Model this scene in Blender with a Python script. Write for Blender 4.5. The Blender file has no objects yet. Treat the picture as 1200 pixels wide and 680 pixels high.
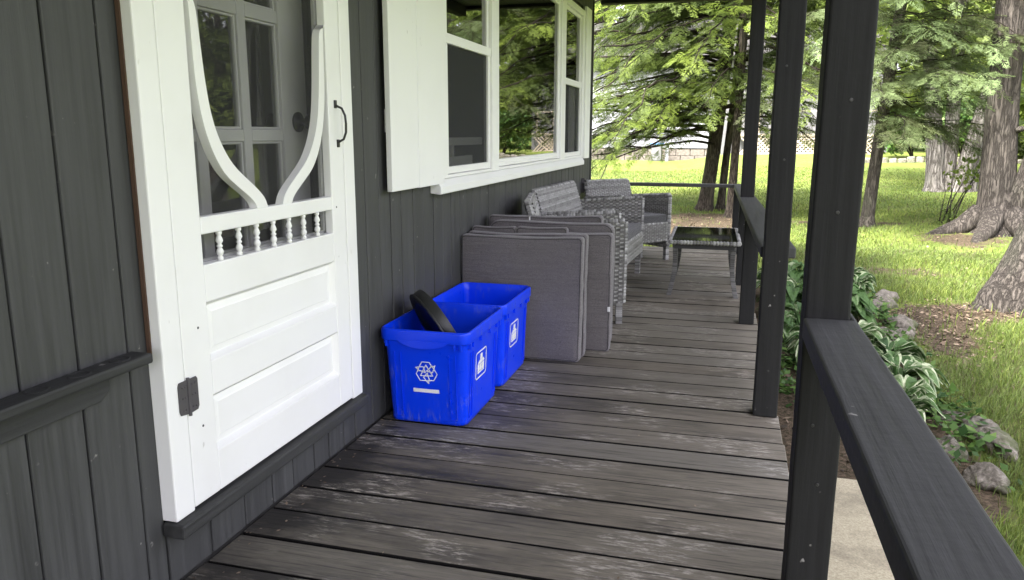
import bpy, math, random
import numpy as np
from mathutils import Vector, Matrix, noise as mnoise
random.seed(7); RNG = np.random.default_rng(7)
PI = math.pi; R = math.radians
SC = bpy.context.scene; COL = SC.collection

# ------------------------------------------------------------------ camera
cam_d = bpy.data.cameras.new('camera'); cam = bpy.data.objects.new('camera', cam_d); COL.objects.link(cam)
CY, CP, CR = -0.268417, 0.199041, -0.002339
_f = Vector((math.sin(CY)*math.cos(CP), math.cos(CY)*math.cos(CP), -math.sin(CP)))
_r0 = Vector((math.cos(CY), -math.sin(CY), 0)); _d0 = _f.cross(_r0)
_r = math.cos(CR)*_r0 + math.sin(CR)*_d0; _d = -math.sin(CR)*_r0 + math.cos(CR)*_d0
cam.matrix_world = Matrix(((_r.x, -_d.x, -_f.x, 0), (_r.y, -_d.y, -_f.y, 0), (_r.z, -_d.z, -_f.z, 1.15), (0, 0, 0, 1)))
cam_d.sensor_width = 36; cam_d.lens = 914.2/1200*36; cam_d.clip_start = .05; cam_d.clip_end = 900
SC.camera = cam
# ------------------------------------------------------------------ light
SUN_EL, SUN_AZ = R(50), R(214)          # azimuth from +y towards +x
w = bpy.data.worlds.new('World'); SC.world = w; w.use_nodes = True
nt = w.node_tree; sky = nt.nodes.new('ShaderNodeTexSky'); sky.sky_type = 'NISHITA'; sky.sun_disc = False
sky.sun_elevation = SUN_EL; sky.sun_rotation = SUN_AZ; sky.dust_density = 5.0; sky.air_density = 1.0; sky.ozone_density = 1.0
hs = nt.nodes.new('ShaderNodeHueSaturation'); hs.inputs['Saturation'].default_value = .2   # thin cloud greys the sky
nt.links.new(sky.outputs[0], hs.inputs['Color']); tm = nt.nodes.new('ShaderNodeMixRGB'); tm.blend_type = 'MULTIPLY'; tm.inputs[0].default_value = 1; tm.inputs[2].default_value = (1.02, .985, 1.06, 1)
nt.links.new(hs.outputs[0], tm.inputs[1]); nt.links.new(tm.outputs[0], nt.nodes['Background'].inputs[0]); nt.nodes['Background'].inputs[1].default_value = .15
sd = bpy.data.lights.new('sun', 'SUN'); sun = bpy.data.objects.new('sun', sd); COL.objects.link(sun)
sd.energy = 2.5; sd.angle = R(10); sd.color = (1, .95, .86)
_sv = Vector((math.sin(SUN_AZ)*math.cos(SUN_EL), math.cos(SUN_AZ)*math.cos(SUN_EL), math.sin(SUN_EL)))
sun.rotation_euler = (-_sv).to_track_quat('-Z', 'Y').to_euler()
SC.view_settings.view_transform = 'Standard'; SC.view_settings.look = 'None'
SC.view_settings.exposure = 2.85; SC.view_settings.gamma = 1; SC.view_settings.use_curve_mapping = False

# ------------------------------------------------------------------ materials
class NT:
    def __init__(s, name):
        s.m = bpy.data.materials.new(name); s.m.use_nodes = True; s.t = s.m.node_tree
        s.b = s.t.nodes['Principled BSDF']; s.o = s.t.nodes['Material Output']; s.c = None
    def n(s, typ, props=None, **inp):
        nd = s.t.nodes.new('ShaderNode'+typ)
        for k, v in (props or {}).items(): setattr(nd, k, v)
        for k, v in inp.items(): s.set(nd, k, v)
        return nd
    def set(s, nd, k, v):
        i = nd.inputs[int(k[1:])] if (k[0] == 'i' and k[1:].isdigit()) else nd.inputs[k.replace('_', ' ')]
        if hasattr(v, 'is_output') or isinstance(v, bpy.types.NodeSocket): s.t.links.new(v, i)
        else: i.default_value = v
    def coord(s, scale=(1, 1, 1), loc=(0, 0, 0), rot=(0, 0, 0)):
        if s.c is None: s.c = s.n('TexCoord')
        return s.n('Mapping', i0=s.c.outputs['Object'], i1=loc, i2=rot, i3=scale).outputs[0]
    def noise(s, scale, sc=1., detail=4, rough=.55, loc=(0, 0, 0)):
        return s.n('TexNoise', i0=s.coord(scale, loc), Scale=sc, Detail=float(detail), Roughness=rough).outputs[0]
    def ramp(s, v, stops):
        nd = s.n('ValToRGB', i0=v); e = nd.color_ramp.elements
        while len(e) < len(stops): e.new(.5)
        for q, (p, c) in zip(e, stops):
            q.position = p; q.color = (c, c, c, 1) if not hasattr(c, '__len__') else (*c, 1)
        return nd.outputs[0]
    def mix(s, f, a, b, mode='MIX'):
        nd = s.n('MixRGB', {'blend_type': mode}, i0=f)
        for k, v in ((1, a), (2, b)):
            if isinstance(v, bpy.types.NodeSocket): s.t.links.new(v, nd.inputs[k])
            else: nd.inputs[k].default_value = (*v, 1) if len(v) == 3 else v
        return nd.outputs[0]
    def math(s, op, a, b=0.):
        return s.n('Math', {'operation': op}, i0=a, i1=b).outputs[0]
    def attr(s, name): return s.n('Attribute', {'attribute_name': name}).outputs['Fac']
    def bump(s, h, strength=.3, dist=.003):
        s.t.links.new(s.n('Bump', Strength=strength, Distance=dist, Height=h).outputs[0], s.b.inputs['Normal'])
    def fin(s, col=None, rough=None, spec=None, **kw):
        for k, v in (('Base Color', col), ('Roughness', rough), ('Specular IOR Level', spec)):
            if v is None: continue
            if isinstance(v, tuple) and len(v) == 3: v = (*v, 1)
            s.set(s.b, k, v)
        for k, v in kw.items(): s.set(s.b, k, v)
        return s.m

def stretch(axis, a, b):
    v = [a, a, a]; v['xyz'.index(axis)] = b; return tuple(v)

def charcoal(name, axis, base=.052, rough=.62, wear=.5, spec=.45):
    t = NT(name)
    g = t.noise(stretch(axis, 55, 2.2), 1, 7, .62)
    big = t.noise(stretch(axis, 5, .8), 1, 3)
    b = Vector((base*.985, base, base*1.0))
    c = t.mix(t.ramp(g, [(.3, 0.), (.72, 1.)]), tuple(b*.6), tuple(b*1.45))
    c = t.mix(t.ramp(big, [(.35, 0.), (.7, .6*wear)]), c, tuple(b*1.7))
    tn = t.attr('tint'); c = t.mix(t.math('MULTIPLY', tn, .5), c, tuple(b*.55))
    sp = t.noise((38, 38, 38), 1, 2, .5); sp2 = t.noise((7, 7, 7), 1, 2)
    spk = t.math('MULTIPLY', t.ramp(sp, [(.71, 0.), (.76, .75)]), t.ramp(sp2, [(.5, 0.), (.62, 1.)]))
    c = t.mix(spk, c, (.3, .29, .27))
    t.bump(t.math('ADD', g, t.math('MULTIPLY', sp, .4)), .55, .003)
    return t.fin(c, t.ramp(g, [(.2, rough-.1), (.8, rough+.12)]), spec)

def white_paint(name, base=.84, dirt=.35):
    t = NT(name)
    a = t.noise((3, 3, 3), 1, 5); g = t.noise((60, 60, 4), 1, 5)
    c = t.mix(t.ramp(a, [(.45, 0.), (.8, dirt)]), (base, base, base*.99), (base*.78, base*.77, base*.72))
    sp = t.noise((45, 45, 30), 1, 1); sp2 = t.noise((5, 5, 5), 1, 2, .5, (3, 1, 4))
    c = t.mix(t.math('MULTIPLY', t.ramp(sp, [(.76, 0.), (.80, .5)]), t.ramp(sp2, [(.56, 0.), (.66, 1.)])), c, (.3, .28, .26))
    t.bump(g, .12, .001)
    return t.fin(c, .42, .45)

def plain(name, col, rough=.5, spec=.5, bump=0, bs=120, var=.12, **kw):
    t = NT(name); a = t.noise((9, 9, 9), 1, 4)
    c = t.mix(t.ramp(a, [(.3, 0.), (.7, 1.)]), tuple(x*(1-var) for x in col), tuple(min(1, x*(1+var)) for x in col))
    if bump: t.bump(t.noise((bs,)*3, 1, 3), bump, .001)
    return t.fin(c, rough, spec, **kw)

def deck_mat():
    t = NT('weathered_deck_wood')
    g = t.noise((1.6, 55, 30), 1, 8, .65); fine = t.noise((9, 130, 60), 1, 4, .6)
    p = t.noise((1.5, 5.5, 3), 1, 6, .68); q = t.noise((5, 12, 5), 1, 6, .7, (5, 2, 0)); tn = t.attr('tint')
    xs = t.n('SeparateXYZ', i0=t.coord()).outputs[0]
    walk = t.n('MapRange', i0=xs, i1=-1.25, i2=-.35, i3=-.16, i4=.09).outputs[0]
    wv = t.math('ADD', t.math('ADD', t.math('MULTIPLY', p, .75), t.math('MULTIPLY', q, .35)), t.math('ADD', walk, t.math('MULTIPLY', tn, .22)))
    wr = t.ramp(wv, [(.45, 0.), (.56, .5), (.72, 1.)])
    dark = t.mix(g, (.019, .0187, .018), (.056, .0545, .051)); worn = t.mix(g, (.082, .075, .062), (.235, .216, .18))
    c = t.mix(wr, dark, worn)
    sc = t.noise((14, 60, 40), 1, 5, .75, (1, 7, 2)); sc2 = t.noise((2.6, 4, 3), 1, 3, .5, (9, 3, 1))
    c = t.mix(t.math('MULTIPLY', t.ramp(sc, [(.50, 0.), (.62, .9)]), t.ramp(sc2, [(.5, 0.), (.6, 1.)])), c, (.40, .38, .345))
    c = t.mix(t.ramp(fine, [(.3, .35), (.5, 0.)]), c, (.02, .02, .02))
    c = t.mix(t.math('MULTIPLY', t.math('SUBTRACT', 1., tn), .55), c, t.mix(1., c, (1.08, .98, .86), 'MULTIPLY'))
    kn = t.n('TexVoronoi', i0=t.coord((1.1, 5.5, .2)), Scale=1.); kd = t.math('MULTIPLY', t.ramp(kn.outputs[0], [(.035, 1.), (.075, 0.)]), .85); c = t.mix(kd, c, (.012, .011, .01))
    gb = t.noise((3.5, 90, 30), 1, 3, .5, (2, 2, 2)); c = t.mix(t.ramp(gb, [(.33, .55), (.42, 0.)]), c, (.022, .021, .02))
    t.bump(t.math('SUBTRACT', t.math('ADD', g, t.math('MULTIPLY', fine, .7)), kd), .6, .003)
    return t.fin(c, t.ramp(p, [(.3, .55), (.7, .8)]), .28)

def bark_mat(name, c1, c2, c3, sx=26, sz=5, bump=1.):
    t = NT(name)
    wob = t.n('TexNoise', i0=t.coord((3, 3, 2.2)), Scale=1., Detail=3.).outputs[1]
    def nz(sx_, sz_, d): return t.n('TexNoise', i0=t.mix(.9, t.coord((sx_, sx_, sz_)), wob, 'ADD'), Scale=1., Detail=d, Roughness=.62).outputs[0]
    a = nz(sx, sz, 5.); n = nz(sx*2.4, sz*2.6, 7.); l = t.noise((2, 2, .9), 1, 4)
    rg = t.math('MULTIPLY', t.math('ABSOLUTE', t.math('SUBTRACT', a, .5)), 5.)
    cr = t.ramp(rg, [(.0, 0.), (.35, .7), (.9, 1.)])
    c = t.mix(cr, c1, t.mix(t.ramp(n, [(.32, 0.), (.68, 1.)]), c2, c3))
    c = t.mix(t.ramp(l, [(.55, 0.), (.75, .4)]), c, (.10, .115, .07))
    t.bump(t.math('ADD', cr, t.math('MULTIPLY', n, .8)), bump, .022)
    return t.fin(c, .9, .2)

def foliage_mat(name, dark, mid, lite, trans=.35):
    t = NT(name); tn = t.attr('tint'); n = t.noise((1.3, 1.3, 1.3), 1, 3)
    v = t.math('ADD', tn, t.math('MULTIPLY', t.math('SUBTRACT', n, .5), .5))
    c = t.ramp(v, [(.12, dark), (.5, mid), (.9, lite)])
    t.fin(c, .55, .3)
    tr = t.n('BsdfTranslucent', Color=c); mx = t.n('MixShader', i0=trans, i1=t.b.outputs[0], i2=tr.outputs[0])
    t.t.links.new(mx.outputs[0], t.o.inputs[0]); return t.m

def glass_mat(name, ior=1.75, tint=(.8, .82, .8)):
    t = NT(name); t.t.nodes.remove(t.b)
    fr = t.n('Fresnel', IOR=ior); tp = t.n('BsdfTransparent', Color=(*tint, 1)); gl = t.n('BsdfGlossy', Roughness=.012)
    wv = t.noise((1.3, 1.3, 1.3), 1, 1); bp = t.n('Bump', Strength=.05, Distance=.02, Height=wv)
    t.t.links.new(bp.outputs[0], gl.inputs['Normal'])
    mx = t.n('MixShader', i0=fr.outputs[0], i1=tp.outputs[0], i2=gl.outputs[0])
    t.t.links.new(mx.outputs[0], t.o.inputs[0]); return t.m

def screen_mat(name, col, opac):
    t = NT(name); t.fin(col, .8, .2)
    tp = t.n('BsdfTransparent'); mx = t.n('MixShader', i0=opac, i1=tp.outputs[0], i2=t.b.outputs[0])
    t.t.links.new(mx.outputs[0], t.o.inputs[0]); return t.m

def lawn_mat():
    t = NT('lawn_ground'); a = t.noise((.35, .35, .35), 1, 5, .6); b = t.noise((3, 3, 3), 1, 6, .7); f = t.noise((45, 45, 45), 1, 4, .7)
    tn = t.attr('tint')
    g = t.mix(t.ramp(a, [(.35, 0.), (.65, 1.)]), (.085, .125, .028), (.155, .19, .04))
    g = t.mix(t.ramp(b, [(.5, 0.), (.75, .6)]), g, (.17, .165, .07))
    s = t.mix(t.ramp(f, [(.35, 0.), (.7, 1.)]), (.032, .023, .016), (.125, .094, .066))
    v = t.math('ADD', tn, t.math('MULTIPLY', t.math('SUBTRACT', b, .5), 1.1))
    c = t.mix(t.ramp(v, [(.4, 0.), (.6, 1.)]), g, s)
    c = t.mix(t.ramp(f, [(.3, .4), (.55, 0.)]), c, (.04, .05, .018))
    t.bump(f, .8, .02); return t.fin(c, .95, .1)

M = {}
M['siding'] = charcoal('charcoal_stained_siding', 'z', .051, .6, .5)
M['rail_y'] = charcoal('charcoal_stained_rail', 'y', .033, .62, 1.0, .28)
M['rail_x'] = charcoal('charcoal_stained_crossrail', 'x', .045, .6, .4)
M['post'] = charcoal('charcoal_stained_post', 'z', .0135, .7, .5, .2)
M['white'] = white_paint('white_door_paint'); M['vinyl'] = white_paint('white_vinyl', .84, .15)
M['oldwhite'] = white_paint('grubby_white_paint', .74, .6)
M['deck'] = deck_mat()
M['black_metal'] = plain('black_iron', (.02, .02, .02), .4); M['hinge'] = plain('grey_hinge_iron', (.07, .065, .07), .5, bump=.3)
M['jamb'] = charcoal('brown_grey_jamb', 'z', .10, .6); M['dark_room'] = plain('dark_room_wall', (.05, .048, .045), .9)
M['raw_wood'] = plain('bare_orange_wood', (.085, .05, .034), .8, .3, .4)
M['glass'] = glass_mat('window_glass', 5.); M['door_glass'] = glass_mat('door_glass', 2.8)
M['screen'] = screen_mat('insect_screen', (.05, .052, .053), .5); M['thin_screen'] = screen_mat('door_insect_screen', (.055, .055, .055), .26)
M['curtain'] = plain('pale_curtain', (.8, .8, .77), .9)
t = NT('blue_plastic'); a = t.noise((14, 14, 14), 1, 4)
t.bump(t.noise((160, 160, 160), 1, 2), .05, .001)
sf = t.noise((70, 70, 12), 1, 4, .7); sg = t.noise((6, 6, 6), 1, 3, .5, (2, 5, 1)); scf = t.math('MULTIPLY', t.ramp(sf, [(.52, 0.), (.64, .34)]), t.ramp(sg, [(.45, 0.), (.58, 1.)]))
M['blue'] = t.fin(t.mix(scf, t.mix(a, (.0004, .040, .80), (.0004, .046, .85)), (.16, .2, .42)), t.ramp(a, [(.3, .27), (.7, .33)]), .38)
M['mark'] = plain('white_print', (.8, .8, .82), .5); M['black_plastic'] = plain('black_plastic', (.02, .021, .02), .45, .5, .25, 200)
def fabric(name, c1, c2):
    t = NT(name); wv = t.n('TexWave', {'wave_type': 'BANDS', 'bands_direction': 'Z'}, i0=t.coord((1, 1, 1)), Scale=95., Distortion=2.5, Detail=3., Detail_Scale=2.).outputs[1]
    n = t.noise((260, 260, 260), 1, 3); s = t.noise((7, 7, 75), 1, 5, .6)
    c = t.mix(t.ramp(n, [(.3, 0.), (.7, 1.)]), c1, c2); c = t.mix(t.ramp(s, [(.38, .22), (.6, 0.)]), c, tuple(x*.85 for x in c1))
    t.bump(t.math('ADD', t.math('MULTIPLY', wv, .3), t.math('ADD', n, t.math('MULTIPLY', s, 2.2))), .75, .006)
    return t.fin(c, .92, .15, Sheen_Weight=.25)
M['fabric'] = fabric('mauve_grey_cloth', (.115, .105, .109), (.225, .208, .215)); M['piping'] = plain('dark_piping', (.05, .047, .052), .85)
M['seat_fabric'] = fabric('dark_grey_seat_cloth', (.045, .045, .047), (.085, .085, .088))
t = NT('grey_wicker'); tn = t.attr('tint'); n = t.noise((40, 40, 40), 1, 3)
M['wicker'] = t.fin(t.mix(t.math('MULTIPLY', n, .5), t.ramp(tn, [(0., (.05, .049, .047)), (.5, (.235, .23, .224)), (1., (.44, .435, .43))]), (.15, .148, .145)), .5, .4)
M['wicker_dark'] = plain('dark_wicker_core', (.035, .035, .037), .7)
t = NT('black_table_glass'); M['tglass'] = t.fin((.012, .014, .014), .05, .6)
M['bark'] = bark_mat('grey_brown_bark', (.036, .031, .026), (.074, .064, .054), (.118, .105, .091), 24, 3.4, 1.)
M['bark_pale'] = bark_mat('pale_maple_bark', (.055, .048, .042), (.16, .145, .13), (.30, .28, .26), 13, 1.6, .9)
M['bark_dark'] = bark_mat('hemlock_bark', (.02, .016, .013), (.055, .045, .035), (.12, .10, .08), 22, 4, .9)
M['twig'] = plain('bough_wood', (.022, .018, .014), .9, .1)
M['hemlock'] = foliage_mat('hemlock_needles', (.055, .08, .026), (.12, .165, .042), (.25, .33, .06), .58)
M['spruce'] = foliage_mat('spruce_needles', (.07, .082, .034), (.12, .162, .065), (.205, .28, .12), .45)
M['leaf'] = foliage_mat('broad_leaves', (.085, .125, .03), (.14, .195, .045), (.22, .28, .06), .5)
M['shrub'] = foliage_mat('shrub_leaves', (.03, .07, .02), (.07, .14, .03), (.14, .23, .05), .4)
M['grass'] = foliage_mat('grass_blades', (.10, .085, .045), (.105, .16, .035), (.215, .265, .055), .4)
M['litter'] = foliage_mat('dry_leaves', (.035, .024, .016), (.12, .085, .055), (.27, .21, .15), .1)
M['hosta'] = foliage_mat('hosta_green_leaves', (.03, .07, .02), (.075, .15, .04), (.5, .54, .36), .3)
M['lawn'] = lawn_mat()
t = NT('lichened_rock'); a = t.noise((9, 9, 9), 1, 9, .7); b = t.noise((30, 30, 30), 1, 6, .7); t.bump(t.math('ADD', a, b), .9, .02)
c = t.mix(t.ramp(b, [(.35, 0.), (.7, 1.)]), t.mix(a, (.05, .044, .036), (.15, .135, .112)), (.26, .24, .205))
ms = t.noise((5, 5, 5), 1, 5, .65, (3, 3, 3)); c = t.mix(t.ramp(ms, [(.5, 0.), (.62, .75)]), c, (.06, .075, .03))
M['rock'] = t.fin(c, .95, .12)
t = NT('concrete'); a = t.noise((2.2, 2.2, 2), 1, 6, .65); b = t.noise((120, 120, 120), 1, 3, .7); t.bump(b, .5, .004); st_ = t.noise((4.5, 4.5, 4), 1, 6, .7, (3, 1, 2))
M['concrete'] = t.fin(t.mix(t.ramp(st_, [(.5, 0.), (.68, .55)]), t.mix(t.ramp(b, [(.3, 0.), (.68, 1.)]), t.mix(a, (.21, .182, .122), (.32, .285, .198)), (.46, .415, .30)), (.15, .135, .10)), .9, .2)
M['soil'] = M['lawn']
M['lap'] = plain('pale_lap_siding', (.22, .225, .235), .6); M['stone'] = plain('pale_foundation_block', (.13, .115, .098), .9, .2, .6, 30, .3)
M['roof'] = plain('dark_shingle', (.05, .048, .046), .9, .2, .6, 40, .3); M['ceiling'] = charcoal('dark_porch_ceiling', 'y', .06)
M['lattice'] = plain('tan_lattice', (.34, .29, .22), .7); M['grey_wall'] = plain('grey_siding', (.10, .10, .10), .7)
M['blue_cap'] = plain('blue_lid', (.1, .22, .42), .6)

# ------------------------------------------------------------------ mesh helpers
class MB:
    def __init__(s): s.v = []; s.f = []; s.t = []; s.cur = 0.
    def add(s, vs, fs):
        o = len(s.v); s.v += [tuple(p) for p in vs]; s.f += [tuple(i+o for i in f) for f in fs]; s.t += [s.cur]*len(fs); return s
    def box(s, x0, x1, y0, y1, z0, z1, m=None):
        vs = [Vector((x, y, z)) for z in (z0, z1) for y in (y0, y1) for x in (x0, x1)]
        if m is not None: vs = [m @ v for v in vs]
        return s.add(vs, [(0, 2, 3, 1), (4, 5, 7, 6), (0, 1, 5, 4), (2, 6, 7, 3), (0, 4, 6, 2), (1, 3, 7, 5)])
    def hexa(s, vs): return s.add(vs, [(0, 2, 3, 1), (4, 5, 7, 6), (0, 1, 5, 4), (2, 6, 7, 3), (0, 4, 6, 2), (1, 3, 7, 5)])
    def prism(s, poly, d, plane='yz', a=0., m=None):
        # poly in 2D, extruded from a to a+d along the third axis
        def P(p, q):
            return {'yz': (q, p[0], p[1]), 'xz': (p[0], q, p[1]), 'xy': (p[0], p[1], q)}[plane]
        n = len(poly); vs = [Vector(P(p, a)) for p in poly] + [Vector(P(p, a+d)) for p in poly]
        if m is not None: vs = [m @ v for v in vs]
        return s.add(vs, [tuple(range(n))[::-1], tuple(range(n, 2*n))] + [(i, (i+1) % n, n+(i+1) % n, n+i) for i in range(n)])
    def band(s, L, Rr, d, plane='yz', a=0.):
        for i in range(len(L)-1): s.prism([L[i], Rr[i], Rr[i+1], L[i+1]], d, plane, a)
        return s
    def tube(s, path, rad, n=8, cap=True, jit=None):
        path = [Vector(p) for p in path]; rad = rad if hasattr(rad, '__len__') else [rad]*len(path)
        vs = []; prev = None
        for i, p in enumerate(path):
            d = (path[min(i+1, len(path)-1)] - path[max(i-1, 0)]).normalized()
            if prev is None: u = d.orthogonal().normalized()
            else:
                u = prev - d*prev.dot(d); u = u.normalized() if u.length > 1e-6 else d.orthogonal().normalized()
            prev = u; w_ = d.cross(u)
            for k in range(n):
                an = 2*PI*k/n; rr = rad[i]*(jit(i, k, p) if jit else 1.)
                vs.append(p + (u*math.cos(an) + w_*math.sin(an))*rr)
        fs = [(i*n+k, i*n+(k+1) % n, (i+1)*n+(k+1) % n, (i+1)*n+k) for i in range(len(path)-1) for k in range(n)]
        if cap: fs += [tuple(range(n))[::-1], tuple(range((len(path)-1)*n, len(path)*n))]
        return s.add(vs, fs)
    def lathe(s, prof, n=12, m=None):
        vs = [Vector((r*math.cos(2*PI*k/n), r*math.sin(2*PI*k/n), z)) for r, z in prof for k in range(n)]
        if m is not None: vs = [m @ v for v in vs]
        L = len(prof)
        return s.add(vs, [(i*n+k, i*n+(k+1) % n, (i+1)*n+(k+1) % n, (i+1)*n+k) for i in range(L-1) for k in range(n)] + [tuple(range(n))[::-1], tuple(range((L-1)*n, L*n))])
    def build(s, name, mat, parent=None, bevel=0, smooth=False, world=False, seg=2):
        me = bpy.data.meshes.new(name); me.from_pydata(s.v, [], s.f); me.update()
        at = me.attributes.new('tint', 'FLOAT', 'FACE'); at.data.foreach_set('value', s.t)
        me.materials.append(mat if not isinstance(mat, str) else M[mat])
        if smooth: me.polygons.foreach_set('use_smooth', [True]*len(me.polygons))
        o = bpy.data.objects.new(name, me); COL.objects.link(o)
        if parent is not None:
            o.parent = parent
            if world: o.location = -parent.location
        if bevel:
            b = o.modifiers.new('bevel', 'BEVEL'); b.width = bevel; b.segments = seg; b.limit_method = 'ANGLE'; b.angle_limit = R(40)
        return o

def tag(o, label=None, cat=None, group=None, kind=None):
    for k, v in (('label', label), ('category', cat), ('group', group), ('kind', kind)):
        if v: o[k] = v
    return o
def empty(name, loc, label, cat, rz=0, group=None):
    o = bpy.data.objects.new(name, None); COL.objects.link(o); o.location = loc; o.rotation_euler = (0, 0, rz)
    o.empty_display_size = .1; return tag(o, label, cat, group)
def copy_tree(o, parent=None):
    c = o.copy(); COL.objects.link(c)
    if parent: c.parent = parent
    for ch in list(o.children): copy_tree(ch, c)
    return c
def quads_obj(name, Q, tint, mat, parent=None, world=False, nv=4):
    # Q: (N, nv, 3) array of faces
    N = len(Q); me = bpy.data.meshes.new(name)
    me.vertices.add(N*nv); me.vertices.foreach_set('co', np.ascontiguousarray(Q, dtype=np.float32).ravel())
    me.loops.add(N*nv); me.loops.foreach_set('vertex_index', np.arange(N*nv, dtype=np.int32))
    me.polygons.add(N); me.polygons.foreach_set('loop_start', np.arange(0, N*nv, nv, dtype=np.int32)); me.polygons.foreach_set('loop_total', np.full(N, nv, dtype=np.int32))
    at = me.attributes.new('tint', 'FLOAT', 'FACE'); at.data.foreach_set('value', np.ascontiguousarray(tint, dtype=np.float32))
    me.materials.append(M[mat]); me.update(calc_edges=True); me.validate()
    o = bpy.data.objects.new(name, me); COL.objects.link(o)
    if parent is not None:
        o.parent = parent
        if world: o.location = -parent.location
    return o

# ------------------------------------------------------------------ ground
def sst(a, b, x): t = np.clip((x-a)/(b-a), 0, 1); return t*t*(3-2*t)
def gz(x, y):
    x = np.asarray(x, float); y = np.asarray(y, float)
    z = -.35 + .012*np.maximum(0, y-12) + .45*sst(24, 33, y)*sst(-2.5, 1., x)
    z = z + .03*np.sin(x*.9+1)*np.sin(y*.7)*sst(3, 9, y) + .10*np.exp(-(((x-2.6)/1.1)**2+((y-7.2)/1.)**2)) + .14*np.exp(-(((x-3.8)/1.2)**2+((y-12.6)/1.2)**2))
    return z
def soilness(x, y):
    x = np.asarray(x, float); y = np.asarray(y, float)
    def blob(cx, cy, sx, sy, a=1): return a*np.exp(-(((x-cx)/sx)**2+((y-cy)/sy)**2))
    bed = sst(1.32, 1.08, x)*sst(8.5, 7.6, y)*sst(-.2, .0, x)*sst(3.0, 3.4, y)
    s = bed + blob(1.6, 6.3, .3, .8, .8) + blob(1.95, 7.0, .55, .4) + blob(3.2, 12.0, .9, .8, .7) + blob(-.5, 12.6, 1.1, 1.2, 1.1) + blob(-.2, 14.5, 1.4, .8, .8) \
        + blob(2.2, 14.0, 1.2, .5, .7) + blob(1.9, 9.3, 1.3, .6, .55) + blob(6.2, 21.5, 1.4, .9, .5) + blob(-.6, 9.2, 1.6, .7, .3)
    return np.clip(s, 0, 1)
gx = np.unique(np.concatenate([np.linspace(-400, -30, 14), np.linspace(-30, -3, 28), np.linspace(-3, 8, 111), np.linspace(8, 40, 33), np.linspace(40, 400, 14)]))
gy = np.unique(np.concatenate([np.linspace(-300, -10, 10), np.linspace(-10, 2, 13), np.linspace(2, 20, 145), np.linspace(20, 60, 41), np.linspace(60, 500, 14)]))
X, Y = np.meshgrid(gx, gy); Z = gz(X, Y)
me = bpy.data.meshes.new('lawn'); nx, ny = len(gx), len(gy)
me.from_pydata(np.stack([X, Y, Z], -1).reshape(-1, 3).tolist(), [], [(j*nx+i, j*nx+i+1, (j+1)*nx+i+1, (j+1)*nx+i) for j in range(ny-1) for i in range(nx-1)])
at = me.attributes.new('tint', 'FLOAT', 'POINT'); at.data.foreach_set('value', soilness(X, Y).ravel().astype(np.float32)); me.materials.append(M['lawn'])
me.polygons.foreach_set('use_smooth', [True]*len(me.polygons))
lawn = bpy.data.objects.new('lawn', me); COL.objects.link(lawn); tag(lawn, 'bright green lawn with bare soil patches around the porch', 'lawn', kind='structure')
b = MB(); b.box(.28, .98, .2, 3.43, -.5, -.315); tag(b.build('path', 'concrete', bevel=.01), 'pale rough concrete pad beside the porch', 'path', kind='structure')

# ------------------------------------------------------------------ deck
W = -1.3225
def edge_x(y): return .255 - .021*max(0, y-3.1)
b = MB(); y = 1.8145 - 52*.1613
while y < 8.0:
    b.cur = random.random(); e = edge_x(y+.08) + random.uniform(-.004, .004); zt = random.uniform(-.002, .0015)
    g = random.uniform(.008, .0135); n = 12
    b.box(W+.004, e, y+g/2, y+.1613-g/2, -.045+zt, zt)
    y += .1613
b.cur = .2
for jx in (-1.28, -.86, -.44, -.04): b.box(jx-.02, jx+.02, -6.5, 8.0, -.24, -.05)
b.hexa([(.12, -6.5, -.24), (.235, -6.5, -.24), (.04, 8.0, -.24), (.125, 8.0, -.24), (.12, -6.5, -.05), (.235, -6.5, -.05), (.04, 8.0, -.05), (.125, 8.0, -.05)])
dk = b.build('deck', 'deck', bevel=.004)
dk.data.materials.append(plain('dark_board_edge', (.011, .0105, .01), .95, .1))   # near-black colour for the board sides that face the gaps
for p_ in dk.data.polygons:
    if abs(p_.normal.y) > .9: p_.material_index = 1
tag(dk, 'weathered charcoal porch floor of boards running across', 'porch floor', kind='structure')

# ------------------------------------------------------------------ house
house = empty('house', (W, 3, 0), 'charcoal board house wall with white screen door and triple window', 'house')
def hp(mb, name, mat, bevel=0, parent=None, **k):
    o = mb.build(name, mat, parent or house, bevel, world=(parent is None), **k); return o
ZT = 2.42; DY0, DY1, DZ1 = 1.52, 2.54, 2.16; WY0, WY1, WZ0, WZ1 = 3.47, 7.15, .90, 2.20
edges = [-7.0]; rnd = random.Random(3)
known = [1.0, 1.16, 1.307, 1.4505, 1.519, 1.69, 1.846, 1.993, 2.114, 2.252, 2.354, 2.465, 2.56, 2.71, 2.832, 2.94]
while edges[-1] < .85: edges.append(edges[-1] + rnd.choice((.145, .16, .12)))
edges = [e for e in edges if e < .92] + known
while edges[-1] < 7.55: edges.append(edges[-1] + rnd.choice((.145, .105, .13, .12)))
edges[-1] = 7.68
b = MB()
for a, c in zip(edges[:-1], edges[1:]):
    b.cur = rnd.random()*.8; spans = [(0.004, ZT)]; m_ = (a+c)/2; dx = rnd.uniform(-.0025, .001)
    if DY0-.02 < m_ < DY1: spans = [(.004, .16), (DZ1+.06, ZT)]
    elif WY0+.0 < m_ < WY1: spans = [(.004, WZ0-.005), (WZ1+.05, ZT)]
    for z0, z1 in spans: b.box(W-.018, W+dx, a+.003, c-.003, z0, z1)
hp(b, 'siding', 'siding', .004)
b = MB()
b.box(W-.12, W-.02, -7, DY0, -.4, 2.6); b.box(W-.12, W-.02, DY1, WY0, -.4, 2.6); b.box(W-.12, W-.02, WY1, 7.66, -.4, 2.6)
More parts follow.
